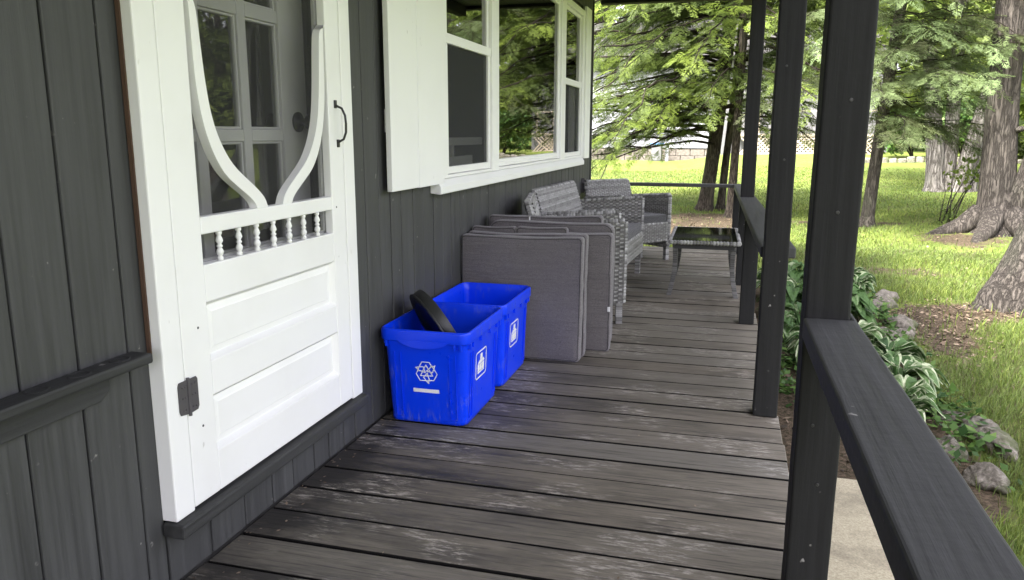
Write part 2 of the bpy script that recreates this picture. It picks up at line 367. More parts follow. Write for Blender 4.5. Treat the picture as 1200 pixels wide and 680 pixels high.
b.box(W-.12, W-.02, DY0, DY1, -.4, .15); b.box(W-.12, W-.02, DY0, DY1, DZ1, 2.6); b.box(W-.12, W-.02, WY0, WY1, -.4, WZ0-.02); b.box(W-.12, W-.02, WY0, WY1, WZ1+.02, 2.6)
b.box(-6, W-.121, 7.56, 7.66, -.4, 2.6); b.box(-6, W-.121, -7, -6.9, -.4, 2.6); b.box(-6, -5.9, -6.9, 7.56, -.4, 2.6)
hp(b, 'wall', 'dark_room')
b = MB(); b.box(-5.9, W-.122, -6.9, 7.56, -.1, 0.002); b.box(-5.9, W-.122, -6.9, 7.56, 2.5, 2.58); b.box(-3.4, -3.3, -6.9, 7.56, .004, 2.499); b.box(-3.29, W-.122, 3.0, 3.08, .004, 2.499)
hp(b, 'room_lining', 'dark_room')
b = MB()
yy = 7.661
for i in range(22):
    b.cur = random.random()*.8; b.box(-6+i*.2126, -6+i*.2126+.2076, 7.661, 7.68, -.3, ZT)
hp(b, 'gable_siding', 'siding', .003)
b = MB(); b.box(W-.05, W+.012, 7.681, 7.70, -.3, ZT); hp(b, 'corner_board', 'siding', .003)
# porch roof: ceiling boards, beams, sloping deck
b = MB()
for i in range(14): b.box(W+.005+i*.13, W+.129+i*.13, -7, 8.3, ZT, ZT+.02)
hp(b, 'porch_ceiling', 'ceiling', .003)
b = MB(); b.box(W+.02, .13, 7.98, 8.08, 2.388, ZT-.003); b.hexa([(.22, -7, 2.32), (.315, -7, 2.32), (.04, 7.979, 2.32), (.135, 7.979, 2.32), (.22, -7, ZT-.003), (.315, -7, ZT-.003), (.04, 7.979, ZT-.003), (.135, 7.979, ZT-.003)])
hp(b, 'porch_beam', 'post', .004)
b = MB(); b.prism([(.52, 2.45), (.56, 2.5), (-4, 4.3), (-4, 4.2), (W, 2.95)], 15.5, 'xz', -7.1); b.prism([(-4, 4.2), (-4, 4.3), (-7, 3.2), (-7, 3.1)], 15.5, 'xz', -7.1)
b.box(.50, .53, -7.1, 8.4, 2.40, 2.5)
hp(b, 'roof', 'roof')
# wall ledge with drilled cup hollows
b = MB(); b.box(W+.001, W+.062, -.8, 1.457, .625, .65); led = hp(b, 'ledge', 'rail_y', .006)
b = MB()
for yy in (.88, 1.04, 1.165, 1.27, 1.385):
    b = MB()
    b.add([Vector((W+.033+r*math.cos(a)*.85, yy+r*math.sin(a)*1.1, z)) for r, z in ((.024, .6505), (.021, .6530), (.0175, .6505)) for a in [2*PI*k/24 for k in range(24)]], [(i*24+k, i*24+(k+1) % 24, (i+1)*24+(k+1) % 24, (i+1)*24+k) for i in range(2) for k in range(24)])
    b.build('ring_rim', 'rail_y', led, smooth=True)
b = MB(); b.prism([(-.8, .566), (1.335, .566), (1.365, .585), (1.365, .62), (-.8, .62)], .019, 'yz', W+.0015); hp(b, 'apron_board', 'rail_y', .004)
b = MB(); b.box(W+.001, W+.065, 1.502, 2.552, .150, .1885); hp(b, 'door_sill', 'rail_y', .006)
b = MB(); b.box(W+.001, W+.012, 1.5065, 1.5108, .62, 2.2); hp(b, 'bare_wood_edge', 'raw_wood')
b = MB()
F = W+.04
b.box(W-.02, F, 1.512, 1.5825, .19, 2.2); b.box(W-.02, F, 2.478, 2.552, .19, 2.2); b.box(W-.02, F-.001, 1.583, 2.4775, 2.12, 2.2)
hp(b, 'door_casing', 'white', .004)
b = MB(); b.box(W-.16, W-.0205, 2.474, 2.50, .17, 2.14); b.box(W-.16, W-.0205, 1.56, 1.586, .17, 2.14); b.box(W-.16, W-.021, 1.587, 2.473, 2.12, 2.15); b.box(W-.16, W-.021, 1.587, 2.473, .16, .188); b.box(W-.055, W-.035, 2.455, 2.4735, .19, 2.12)
hp(b, 'door_jamb', 'jamb', .003)
# screen door
L0, L1, B0 = 1.586, 2.4745, .196
OL, OR = 1.692, 2.382
d = MB(); xa, xb = W+.008, F-.002
d.box(xa, xb, L0, OL, B0, 2.11); d.box(xa, xb, OR, L1, B0, 2.11)
for z0, z1 in ((B0, .312), (.466, .562), (.716, .815), (.893, .938), (2.0, 2.11)): d.box(xa, xb-.0005, OL+.0003, OR-.0003, z0, z1)
sdoor = hp(d, 'screen_door', 'white', .0035)
for z0, z1 in ((.312, .466), (.562, .716)):
    p = MB(); i1, i2 = .022, .05
    r0 = [(OL, z0), (OR, z0), (OR, z1), (OL, z1)]
    def ins(k): return [(OL+k, z0+k*.9), (OR-k, z0+k*.9), (OR-k, z1-k*.9), (OL+k, z1-k*.9)]
    loops = [[(xb-.002, *q) for q in r0], [(xb-.008, *q) for q in ins(.004)], [(xb-.019, *q) for q in ins(.012)], [(xb-.016, *q) for q in ins(.03)], [(xb-.0145, *q) for q in ins(.034)]]
    for A, Bq in zip(loops[:-1], loops[1:]):
        for k in range(4): p.add([A[k], A[(k+1) % 4], Bq[(k+1) % 4], Bq[k]], [(0, 1, 2, 3)])
    p.add(loops[-1], [(0, 1, 2, 3)]); p.box(xa+.002, xb-.021, OL, OR, z0, z1)
    p.build('panel', 'white', sdoor)
for i in range(7):
    yy = OL + (OR-OL)*(i+1)/8.0
    h = .0775; s_ = MB()
    prof = [(.0075, 0), (.0075, .10), (.0045, .14), (.0075, .2), (.0095, .29), (.0075, .37), (.0045, .42), (.0078, .46), (.0078, .5), (.0045, .55), (.0095, .66), (.007, .78), (.0045, .86), (.0075, .9), (.0075, 1)]
    s_.lathe([(r*1.05, z*h) for r, z in prof], 12, Matrix.Translation((W+.026, yy, .8152))); s_.build('spindle', 'white', sdoor, smooth=True)
rb = [(2.372, 1.475), (2.330, 1.462), (2.318, 1.402), (2.310, 1.335), (2.301, 1.268), (2.289, 1.205), (2.270, 1.155), (2.240, 1.110), (2.203, 1.072), (2.150, 1.036), (2.100, 1.003), (2.062, .972), (2.046, .938)]
rl = [(2.3825, 1.49), (2.368, 1.487), (2.365, 1.41), (2.364, 1.34), (2.361, 1.272), (2.350, 1.20), (2.332, 1.14), (2.304, 1.085), (2.266, 1.038), (2.215, 1.005), (2.168, .977), (2.138, .955), (2.129, .938)]
def smooth2(P, it=2):
    for _ in range(it):
        q = [P[0]]
        for a, c in zip(P[:-1], P[1:]): q += [tuple(.75*np.array(a)+.25*np.array(c)), tuple(.25*np.array(a)+.75*np.array(c))]
        P = q + [P[-1]]
    return [tuple(float(v) for v in p) for p in P]
rb = [(p[0]+.36*(q[0]-p[0]), p[1]+.36*(q[1]-p[1])) for p, q in zip(rb, rl)]
RB, RL = smooth2(rb), smooth2(rl)
mir = lambda P: [(OL+OR-p[0], p[1]) for p in P]
p = MB(); p.band(RB, RL, .026, 'yz', W+.0125); p.build('scroll_bracket', 'white', sdoor)
p = MB(); p.band(mir(RL), mir(RB), .026, 'yz', W+.0125); p.build('scroll_bracket', 'white', sdoor)
p = MB(); p.box(W+.0095, W+.0115, OL-.004, OR+.004, .8155, 2.0); p.build('insect_screen', 'thin_screen', sdoor)
p = MB(); p.box(W-.004, W+.0075, OL-.012, OL+.012, .80, 2.02); p.box(W-.004, W+.0075, OR-.012, OR+.004, .80, 2.02); p.box(W-.004, W+.0075, OL, OR, .806, .824); p.build('screen_stop', 'oldwhite', sdoor, .002)
p = MB(); p.tube([(F+.001, 2.428, 1.238), (F+.022, 2.43, 1.228), (F+.032, 2.432, 1.205), (F+.034, 2.433, 1.178), (F+.032, 2.435, 1.15), (F+.022, 2.436, 1.127), (F+.001, 2.438, 1.117)], .0042, 8)
for zz, yy in ((1.242, 2.428), (1.113, 2.438)): p.box(F-.003, F+.003, yy-.007, yy+.007, zz-.013, zz+.013)
p.build('handle', 'black_metal', sdoor, .001, smooth=True)
p = MB(); zc = .4965
p.prism([(1.552, zc-.030), (1.556, zc-.04), (1.587, zc-.045), (1.587, zc+.045), (1.556, zc+.045), (1.552, zc+.035)], .003, 'yz', F+.0005); p.prism([(1.590, zc-.045), (1.621, zc-.043), (1.626, zc-.034), (1.626, zc+.038), (1.621, zc+.045), (1.590, zc+.045)], .003, 'yz', F+.0005)
p.tube([(F+.004, 1.5885, zc-.05), (F+.004, 1.5885, zc+.05)], .0045, 8)
for yy in (1.566, 1.576, 1.603, 1.614):
    for dz in (-.03, 0.002, .03): p.lathe([(.0035, 0), (.003, .002), (.001, .003)], 8, Matrix.Translation((F+.0035, yy, zc+dz)) @ Matrix.Rotation(PI/2, 4, 'Y'))
p.build('hinge', 'hinge', sdoor, .0015)
p = MB()
for k, (yy, zz) in enumerate(((1.64, .40), (1.65, .66), (2.41, .9))):
    p = MB(); p.lathe([(.004, 0), (.003, .0015)], 8, Matrix.Translation((F-.0025, yy, zz)) @ Matrix.Rotation(PI/2, 4, 'Y'))
    p.build('nail_head', 'hinge', sdoor)
# inner door
xi = W-.08
idr = MB(); cols = [(1.70, 1.862), (1.908, 2.083), (2.125, 2.298)]; rows = [(.45, .758), (.80, 1.122), (1.158, 1.485), (1.523, 1.85)]
idr.box(xi-.04, xi, 1.59, 1.70, .19, 2.11); idr.box(xi-.04, xi, 2.298, 2.452, .19, 2.11)
idr.box(xi-.0395, xi-.0005, 1.70, 2.298, .19, .45); idr.box(xi-.0395, xi-.0005, 1.70, 2.298, 1.85, 2.11)
for a, c in ((1.862, 1.908), (2.083, 2.125)): idr.box(xi-.033, xi-.003, a, c, .45, 1.85)
for a, c in ((.758, .80), (1.122, 1.158), (1.485, 1.523)):
    for y0, y1 in cols: idr.box(xi-.0325, xi-.0035, y0, y1, a, c)
for y0, y1 in cols:
    for z0, z1 in rows:   # glazing beads
        for q in ((y0, y0+.008, z0, z1), (y1-.008, y1, z0, z1), (y0+.008, y1-.008, z0, z0+.008), (y0+.008, y1-.008, z1-.008, z1)): idr.box(xi-.024, xi-.010, *q)
inner = hp(idr, 'inner_door', 'oldwhite', .003)
p = MB(); p.box(xi-.021, xi-.019, 1.70, 2.298, .45, 1.85); p.build('pane', 'door_glass', inner)
p = MB(); mk = Matrix.Translation((xi+.0005, 2.385, 1.183)) @ Matrix.Rotation(PI/2, 4, 'Y')
p.lathe([(.033, 0), (.033, .006), (.014, .01), (.012, .03), (.024, .04), (.029, .055), (.022, .068), (.004, .072)], 24, mk); p.build('knob', 'black_metal', inner, smooth=True)
# window
win = MB(); xf = W+.03
win.box(W-.02, xf, 3.475, 3.545, .935, 2.2); win.box(W-.02, xf, 4.285, 4.415, .935, 2.2); win.box(W-.02, xf, 6.145, 6.305, .935, 2.2); win.box(W-.02, xf, 7.045, 7.12, .935, 2.2)
for a, c in ((3.545, 4.285), (4.415, 6.145), (6.305, 7.045)): win.box(W-.02, xf-.001, a, c, 2.15, 2.2); win.box(W-.02, xf-.001, a, c, .935, .952)
window = hp(win, 'window', 'vinyl', .004)
def rect_frame(mb, x0, x1, y0, y1, z0, z1, t):
    mb.box(x0, x1, y0, y0+t, z0, z1); mb.box(x0, x1, y1-t, y1, z0, z1); mb.box(x0, x1-.0004, y0+t, y1-t, z0, z0+t); mb.box(x0, x1-.0004, y0+t, y1-t, z1-t, z1)
p = MB()
rect_frame(p, W-.012, W+.014, 3.548, 3.60, .953, 2.149, .02); rect_frame(p, W-.012, W+.016, 3.565, 4.283, .954, 1.60, .034); rect_frame(p, W-.012, W+.008, 3.57, 4.283, 1.572, 2.149, .03); p.box(W-.013, W+.021, 3.568, 4.282, 1.56, 1.606)
rect_frame(p, W-.012, W+.012, 4.416, 6.144, .954, 2.149, .045)
for q in (.02, .032): rect_frame(p, W-.012, W+.024-q*.35, 4.418+q-.018, 6.142-q+.018, .956+q-.02, 2.147, .012)
rect_frame(p, W-.012, W+.016, 6.307, 7.043, .954, 1.58, .034); rect_frame(p, W-.012, W+.008, 6.309, 7.041, 1.556, 2.149, .03); p.box(W-.013, W+.021, 6.31, 7.04, 1.535, 1.585)
p.build('sash', 'vinyl', window, .003)
p = MB(); p.box(W+.002, W+.004, 3.6, 4.25, .985, 1.568); p.build('insect_screen', 'screen', window)
p = MB(); p.box(W+.002, W+.004, 6.34, 7.01, .985, 1.55); p.build('insect_screen', 'screen', window)
for y0, y1, z0, z1 in ((4.46, 6.10, .998, 2.106), (3.6, 4.255, 1.60, 2.12), (6.335, 7.012, 1.58, 2.12)):
    p = MB(); p.box(W-.004, W-.001, y0, y1, z0, z1); p.build('pane', 'glass', window)
p = MB(); p.box(W-.05, W-.03, 3.56, 4.28, 1.085, 1.125); p.box(W-.052, W-.03, 3.56, 4.10, .96, 1.03); p.box(W-.055, W-.031, 3.78, 3.81, 1.0301, 1.0849); p.build('inner_sash', 'oldwhite', window, .003)
p = MB(); p.box(W-.03, W-.01, 3.58, 4.27, 1.775, 1.80); p.build('inner_sash', 'oldwhite', window, .003)
p = MB(); n = 60
for ya, yb in ((5.45, 6.14), (3.56, 3.72), (6.8, 7.04)):
    k = int((yb-ya)*90); pts = [(W-.045+.014*math.sin(i*1.15)+.008*math.sin(i*.37), ya+(yb-ya)*i/k) for i in range(k+1)]
    p = MB()
    for a, c in zip(pts[:-1], pts[1:]): p.add([(a[0], a[1], .75), (c[0], c[1], .75), (c[0], c[1], 2.25), (a[0], a[1], 2.25)], [(0, 1, 2, 3)])
    p.build('curtain', 'curtain', window, smooth=True)
p = MB(); p.prism([(W-.02, .934), (W-.02, .875), (W+.046, .868), (W+.050, .872), (W+.050, .902), (W+.03, .934)], 3.69, 'xz', 3.395); p.build('sill', 'vinyl', window, .004)
for y0, ys, y1, off in ((2.866, 3.150, 3.458, 0), (7.125, 7.245, 7.365, .003)):
    p = MB(); p.box(W+.020, W+.044, y0, ys-.002, .918+off, 2.24); p.box(W+.020, W+.0445, ys+.002, y1, .916+off, 2.24); p.box(W+.002, W+.0195, y0+.03, y1-.03, 1.15, 1.24); p.box(W+.002, W+.0195, y0+.03, y1-.03, 1.95, 2.04)
    hp(p, 'shutter', 'vinyl', .003)
p = MB(); p.box(W+.001, W+.03, 7.235, 7.29, .60, .735); p.box(W+.0305, W+.036, 7.24, 7.285, .61, .725); hp(p, 'outlet_box', 'hinge', .004)

# ------------------------------------------------------------------ posts & rails
def crack(mb, *a): mb.box(*a)
def roughen(o, axis, amp, cuts, bev):
    import bmesh
    bm = bmesh.new(); bm.from_mesh(o.data); d = [abs(e.verts[0].co[axis]-e.verts[1].co[axis]) for e in bm.edges]; mx = max(d)
    bmesh.ops.subdivide_edges(bm, edges=[e for e, q in zip(list(bm.edges), d) if q > mx*.5], cuts=cuts, use_grid_fill=True)
    sd_ = random.uniform(0, 50)
    for v in bm.verts:
        t_ = v.co[axis]; q = [0, 0, 0]
        for k in range(3):
            if k != axis: q[k] = amp*(mnoise.noise(Vector((t_*1.7, k*7.3+sd_, 0))) + .45*mnoise.noise(Vector((t_*9, k*3.1+sd_, v.co[(axis+1) % 3]*20))))
        v.co += Vector(q)
    bm.to_mesh(o.data); bm.free(); at = o.data.attributes.get('tint')
    for m_ in list(o.modifiers): o.modifiers.remove(m_)
    b = o.modifiers.new('bevel', 'BEVEL'); b.width = bev; b.segments = 3; b.limit_method = 'ANGLE'; b.angle_limit = R(40)
def post(x, y, w_, z0, z1, label, holes=()):
    b = MB(); b.box(x, x+w_, y, y+w_, z0, z1)
    o = b.build('porch_post', 'post'); roughen(o, 2, .0032, 40, .0065); o.data.transform(Matrix.Translation((-x-w_/2, -y-w_/2, -z0))); o.location = (x+w_/2, y+w_/2, z0)
    for u, zz in holes:
        h = MB(); h.lathe([(.0045, 0), (.0035, .0012), (.0005, .0014)], 10, Matrix.Translation((x+w_*u-o.location.x, y-.0005-o.location.y, zz-z0)) @ Matrix.Rotation(PI/2, 4, 'X')); h.build('nail_head', 'black_metal', o)
    return tag(o, label, 'post', 'posts holding the porch roof')
post(.1835, 1.838, .0975, -.33, 2.318, 'widest dark porch post, nearest, with the wide hand rail butting its front', ((.52, .98), (.36, .485), (.58, .34), (.6, 1.22), (.4, .62)))
post(.150, 3.222, .0955, 0.001, 2.318, 'dark porch post standing on deck edge with free lawn on both sides, middle of three', ((.5, .2), (.4, 1.4), (.55, 1.05)))
post(.0915, 6.15, .1, 0.001, 2.318, 'farthest porch post, rising through the far hand rail behind the glass table')
rail = empty('porch_railing', (.235, .5, 0), 'wide charcoal hand rail running from the near post towards the viewer', 'railing')
b = MB(); b.hexa([(.206, -1.6, .694), (.302, -1.6, .694), (.1805, 1.8355, .694), (.2945, 1.8355, .694), (.206, -1.6, .742), (.302, -1.6, .742), (.1805, 1.8355, .742), (.2945, 1.8355, .742)])
b.box(.2825, .2945, 1.836, 1.925, .694, .742)
tr = b.build('top_rail', 'rail_y', rail, world=True); roughen(tr, 1, .0022, 60, .007)
b = MB(); b.box(.21, .29, -1.5, -1.41, -.03, .693); b.build('support_post', 'post', rail, .005, world=True)
b = MB()   # knot with a split in the rail top
b.prism([(.232, .742), (.236, .716), (.2445, .700), (.2485, .702), (.247, .712), (.2395, .728)], .0012, 'xy', .7412); b.build('knot_split', 'black_metal', tr)
frail = empty('porch_railing', (.13, 5.6, 0), 'charcoal hand rail round the far porch corner with a short support post', 'railing')
b = MB(); zA, zB = .695, .668
b.hexa([(.142, 3.325, zA-.045), (.280, 3.325, zA-.045), (.052, 7.93, zB-.045), (.165, 7.93, zB-.045), (.142, 3.325, zA), (.280, 3.325, zA), (.052, 7.93, zB), (.165, 7.93, zB)])
b.build('top_rail', 'rail_y', frail, .006, world=True)
b = MB(); b.box(.108, .196, 4.86, 4.945, .001, zA-.06); b.build('support_post', 'post', frail, .005, world=True)
b = MB(); b.box(.055, .145, 7.80, 7.89, .001, zB-.047); b.build('corner_post', 'post', frail, .005, world=True)
b = MB(); b.box(W+.004, .051, 7.84, 7.93, zB-.034, zB-.002); b.build('end_rail', 'rail_x', frail, .004, world=True)

# ------------------------------------------------------------------ recycling bins
def rrect(hx, hy, r, n=6):
    P = []
    for cx, cy, a0 in ((hx-r, hy-r, 0), (-hx+r, hy-r, 90), (-hx+r, -hy+r, 180), (hx-r, -hy+r, 270)):
        for k in range(n+1): a = R(a0+90*k/n); P.append((cx+r*math.cos(a), cy+r*math.sin(a)))
    return P
def strokes(mb, P, wd, mp, closed=True, d=.0012):
    n = len(P)
    for i in range(n if closed else n-1):
        a, c = Vector(P[i]), Vector(P[(i+1) % n]); t_ = (c-a); l = t_.length
        if l < 1e-6: continue
        t_ /= l; nn = Vector((-t_.y, t_.x))*wd/2; a = a - t_*wd*.3; c = c + t_*wd*.3
        q = [a-nn, c-nn, c+nn, a+nn]; lo = [mp(v.x, v.y, 0) for v in q]; hi = [mp(v.x, v.y, d) for v in q]
        mb.hexa([lo[0], lo[1], lo[3], lo[2], hi[0], hi[1], hi[3], hi[2]])
def fill(mb, P, mp, d=.0012):
    n = len(P); mb.add([mp(p[0], p[1], 0) for p in P]+[mp(p[0], p[1], d) for p in P], [tuple(range(n))[::-1], tuple(range(n, 2*n))]+[(i, (i+1) % n, n+(i+1) % n, n+i) for i in range(n)])
HX, HY, BX, BY, HZ = .187, .252, .160, .212, .395
def make_bin():
    root = empty('recycling_bin', (0, 0, 0), 'x', 'recycling bin', group='blue recycling boxes on the porch')
    b = MB()
    def side(z): return (BX+(HX-.012-BX)*z/HZ, BY+(HY-.012-BY)*z/HZ)
    prof = []
    for z in (0.0, .006, .02, .18, .345): sx, sy = side(z); k = -.012 if z == 0 else 0; prof.append((z, sx+k, sy+k, .035))
    sx, sy = side(.345); prof += [(.347, HX-.002, HY-.002, .04), (.350, HX, HY, .042), (.386, HX+.001, HY+.001, .042), (.393, HX-.003, HY-.003, .04), (HZ, HX-.008, HY-.008, .036), (.391, HX-.014, HY-.014, .032)]
    for z in (.36, .18, .02): sx, sy = side(z); prof.append((z, sx-.006, sy-.006, .03))
    loops = [[(x, y, z) for x, y in rrect(a, c, r)] for z, a, c, r in prof]; n = len(loops[0])
    for i, L in enumerate(loops): b.v += L
    fs = [(i*n+k, i*n+(k+1) % n, (i+1)*n+(k+1) % n, (i+1)*n+k) for i in range(len(loops)-1) for k in range(n)]
    fs += [tuple(range(n))[::-1], tuple(range((len(loops)-1)*n, len(loops)*n))]; b.f += fs; b.t += [0.]*len(fs)
    body = b.build('body', 'blue', root, smooth=True); body.modifiers.new('w', 'WEIGHTED_NORMAL')
    # mapping on the tapered front (-y) and right (+x) faces: u across, v up from floor
    fy = lambda z: -(BY+(HY-.012-BY)*z/HZ); fxr = lambda z: (BX+(HX-.012-BX)*z/HZ)
    front = lambda u, v, d: Vector((u, fy(v)-.0007-d, v)); right = lambda u, v, d: Vector((fxr(v)+.0007+d, u, v)); left = lambda u, v, d: Vector((-fxr(v)-.0007-d, u, v)); back = lambda u, v, d: Vector((u, -fy(v)+.0007+d, v))
    for mp, us in ((front, (-.115, .115)), (back, (-.115, .115)), (right, (-.16, .16)), (left, (-.16, .16))):
        for u in us:
            r_ = MB()
            for du in (-.014, .014): strokes(r_, [(u+du, .03), (u+du*.9, .30)], .0035, mp, False, .004)
            strokes(r_, [(u-.014, .03), (u+.014, .03)], .0035, mp, False, .004)
            r_.build('rib', 'blue', root, .0012)
    for sgn in (-1, 1):   # scalloped hand-hold under the front and back rim
        g = MB()
        N_ = 18; P = [(-.105+.21*i/N_, .352-.030*math.sin(PI*i/N_)**.6) for i in range(N_+1)]
        for i in range(N_):
            q = [P[i], P[i+1], (P[i+1][0], .3525), (P[i][0], .3525)]; yo = sgn*(HY+.0005); yi = sgn*(HY-.006)
            g.add([(u, yo, v) for u, v in q]+[(u, yi, v) for u, v in q], [(0, 1, 2, 3), (7, 6, 5, 4), (0, 4, 5, 1), (1, 5, 6, 2), (2, 6, 7, 3), (3, 7, 4, 0)])
        g.build('hand_hold', 'blue', root)
    for u in (-.20, -.165, -.06, .06, .165, .20):
        for s in (-1, 1): k = MB(); x = s*(HX-.003); k.box(min(x, x-s*.012), max(x, x-s*.012), u-.006, u+.006, .322, .3495); k.build('rim_tab', 'blue', root, .001)
    for u in (-.155, .13, .155): k = MB(); k.box(u-.005, u+.005, -HY+.003, -HY+.016, .322, .3495); k.build('rim_tab', 'blue', root, .001)
    # recycling arrows, white outline
    e = MB(); arrow = [(-.60, .16), (-.28, .74), (.22, .74), (.40, .44), (.60, .55), (.42, .06), (.0, .14), (.16, .26), (-.02, .54), (-.26, .10)]
    for k3 in range(3):
        a = R(-120*k3); ca, sa = math.cos(a), math.sin(a)
        P = [((x*ca-(y_-.06)*sa)*.062+.005, (x*sa+(y_-.06)*ca)*.062+.222) for x, y_ in arrow]
        strokes(e, P, .0036, front)
    fill(e, [(-.053, .136), (.055, .136), (.055, .151), (-.053, .151)], front)
    e.build('recycling_emblem', 'mark', root)
    e = MB()   # round-cornered badge with a white figure over a box
    cu, cv = -.035, .218
    P = [(x+cu, y_+cv) for x, y_ in rrect(.068, .055, .014, 4)]; strokes(e, P, .0055, right)
    q = lambda P: [(cu+x, cv+y_) for x, y_ in P]
    fill(e, q([(-.014, .020), (.016, .020), (.016, .042), (-.010, .042)]), right); fill(e, q([(-.048, .002), (.046, .004), (.030, .018), (-.022, .018)]), right)
    fill(e, q([(-.044, -.028), (-.026, -.028), (-.026, .000), (-.044, .000)]), right); fill(e, q([(-.020, -.028), (.0, -.028), (.0, .000), (-.020, .000)]), right); fill(e, q([(.006, -.028), (.040, -.028), (.040, .000), (.006, .000)]), right)
    fill(e, q([(-.044, -.036), (.040, -.036), (.040, -.030), (-.044, -.030)]), right)
    e.build('box_badge', 'mark', root)
    return root
bin1 = make_bin(); bin1.location = (-1.1125, 2.985, .001)
bin1['label'] = 'nearer blue recycling box by the door, a black plastic tray standing in it'
bin2 = copy_tree(bin1); bin2.location = (-1.1115, 3.497, .001)
bin2['label'] = 'empty blue recycling box between the nearer box and the cushions'
# round black plastic tray leaning in the nearer bin
n_ = Vector((-.68, -.56, -.47)).normalized(); mt = Matrix.Translation((-1.165, 2.985, .327)) @ (-n_).to_track_quat('Z', 'Y').to_matrix().to_4x4()
b = MB(); b.lathe([(.02, .012), (.128, .012), (.136, .004), (.140, 0), (.172, 0), (.178, .005), (.182, .046), (.178, .050), (.171, .048), (.166, .02), (.02, .018)], 44, mt)
b.tube([mt @ Vector((.179*math.cos(a), .179*math.sin(a), .005)) for a in [2*PI*k/44 for k in range(45)]], .005, 6, cap=False)
tray = b.build('plastic_tray', 'black_plastic', smooth=True, bevel=.0)
tray.data.transform(Matrix.Translation((1.140, -2.995, -.17))); tray.location = (-1.140, 2.995, .17)
tag(tray, 'black round plastic tray leaning up out of the nearer blue box', 'tray')

# ------------------------------------------------------------------ cushions
def cushion(x0, x1, y0, y1, z1, label, r=.017, tilt=0, seed=0, tagw=None, mat='fabric'):
    root = empty('seat_cushion', ((x0+x1)/2, (y0+y1)/2, 0), label, 'cushion', group='patio cushions stacked against the wall')
    hx, hz, hy = (x1-x0)/2, z1/2, (y1-y0)/2; b = MB()
    fr = [(-1, .86), (-.9, .0), (-.55, -.0), (0, -.0), (.55, -.0), (.9, .0), (1, .86)]
    prof = []   # (y, inset)
    for u in (0.15, .4, .7, .9, .97): prof.append((-hy - .010*(1-u**2), (1-u)))
    for yy, i_ in ((-hy*1., .004), (-hy*.93, -.002), (-hy*.4, -.004), (hy*.4, -.004), (hy*.93, -.002), (hy, .004)): prof.append((yy, -10-i_))
    for u in (.97, .9, .7, .4, .15): prof.append((hy + .010*(1-u**2), (1-u)))
    loops = []
    for yy, q in prof:
        if q <= -9: ii = -10-q; P = rrect(hx-ii, hz-ii, r, 5)
        else: k = 1-q; P = [(px*k, pz*k) for px, pz in rrect(hx-.004, hz-.004, r, 5)]
        # sample long sides
        S = []
        for i in range(len(P)):
            a, c = P[i], P[(i+1) % len(P)]; m_ = max(1, int(math.hypot(a[0]-c[0], a[1]-c[1])/.05) if q <= -9 or True else 1)
            S.append((P[i], c))
        loops.append(P)
    # resample every loop to a fixed count by edge subdivision counts of the outermost loop
    base = rrect(hx, hz, r, 5); cnt = [max(1, int(round(math.hypot(base[i][0]-base[(i+1) % len(base)][0], base[i][1]-base[(i+1) % len(base)][1])/.045))) for i in range(len(base))]
    L2 = []
    for (yy, q), P in zip(prof, loops):
        S = []
        for i in range(len(P)):
            a, c = P[i], P[(i+1) % len(P)]
            for k in range(cnt[i]): f = k/cnt[i]; S.append((a[0]+(c[0]-a[0])*f, a[1]+(c[1]-a[1])*f))
        row = []
        for px, pz in S:
            nz = mnoise.noise(Vector((px*5+seed, pz*22, yy*9+seed)))*.006 + mnoise.noise(Vector((px*2+seed*3, pz*2.5, seed)))*.010
            sag = -.006*math.sin(PI*(px+hx)/(2*hx))*(pz/hz if pz > 0 else 0)
            row.append((px + nz*.5, yy + nz*(1.6 if q > -9 else .8), pz + hz + sag + (nz*.7 if pz > -hz*.8 else 0)))
        L2.append(row)
    n = len(L2[0])
    for row in L2: b.v += row
    fs = [(i*n+k, (i+1)*n+k, (i+1)*n+(k+1) % n, i*n+(k+1) % n) for i in range(len(L2)-1) for k in range(n)] + [tuple(range(n)), tuple(range((len(L2)-1)*n, len(L2)*n))[::-1]]
    b.f += fs; b.t += [0.]*len(fs)
    o = b.build('cover', mat, root, smooth=True); o.rotation_euler = (tilt, 0, 0)
    p = MB()
    for row in (L2[5], L2[10]): p.tube([Vector(v)+Vector((0, 0, .0005)) for v in row]+[Vector(row[0])], .0022, 6, cap=False)
    q = p.build('piping', 'piping', root, smooth=True); q.rotation_euler = (tilt, 0, 0)
    if tagw:
        z_ = MB(); z_.box(*tagw); q = z_.build('tag', 'mark', root)
    return root
cushion(-1.315, -.688, 3.792, 3.872, .632, 'large mauve-grey cushion at the front of the stack, right behind the blue boxes', seed=1, tilt=R(-.6))
cushion(-1.312, -.682, 3.882, 3.955, .636, 'mauve-grey cushion pressed close behind the front cushion of the stack', seed=2, tilt=R(-.6))
cushion(-1.312, -1.075, 3.967, 4.010, .658, 'small flat cushion wedged in the stack nearest the wall', seed=3)
cushion(-1.066, -.80, 3.967, 4.016, .661, 'small flat cushion wedged mid-stack beside the one nearest the wall', seed=4)
cushion(-1.19, -.572, 4.028, 4.105, .632, 'mauve-grey cushion standing out furthest to the right, a pale zip pull on its side', seed=5, tagw=(.299, .312, -.045, -.036, .22, .245))
cushion(-1.26, -.578, 4.118, 4.195, .674, 'second cushion from the back of the stack, taller with a rounded corner', seed=6, r=.05)
cushion(-1.29, -.66, 4.21, 4.285, .695, 'rearmost cushion of the stack, small white tag on its top edge', seed=7, tagw=(-.085, -.078, -.042, -.034, .672, .692))

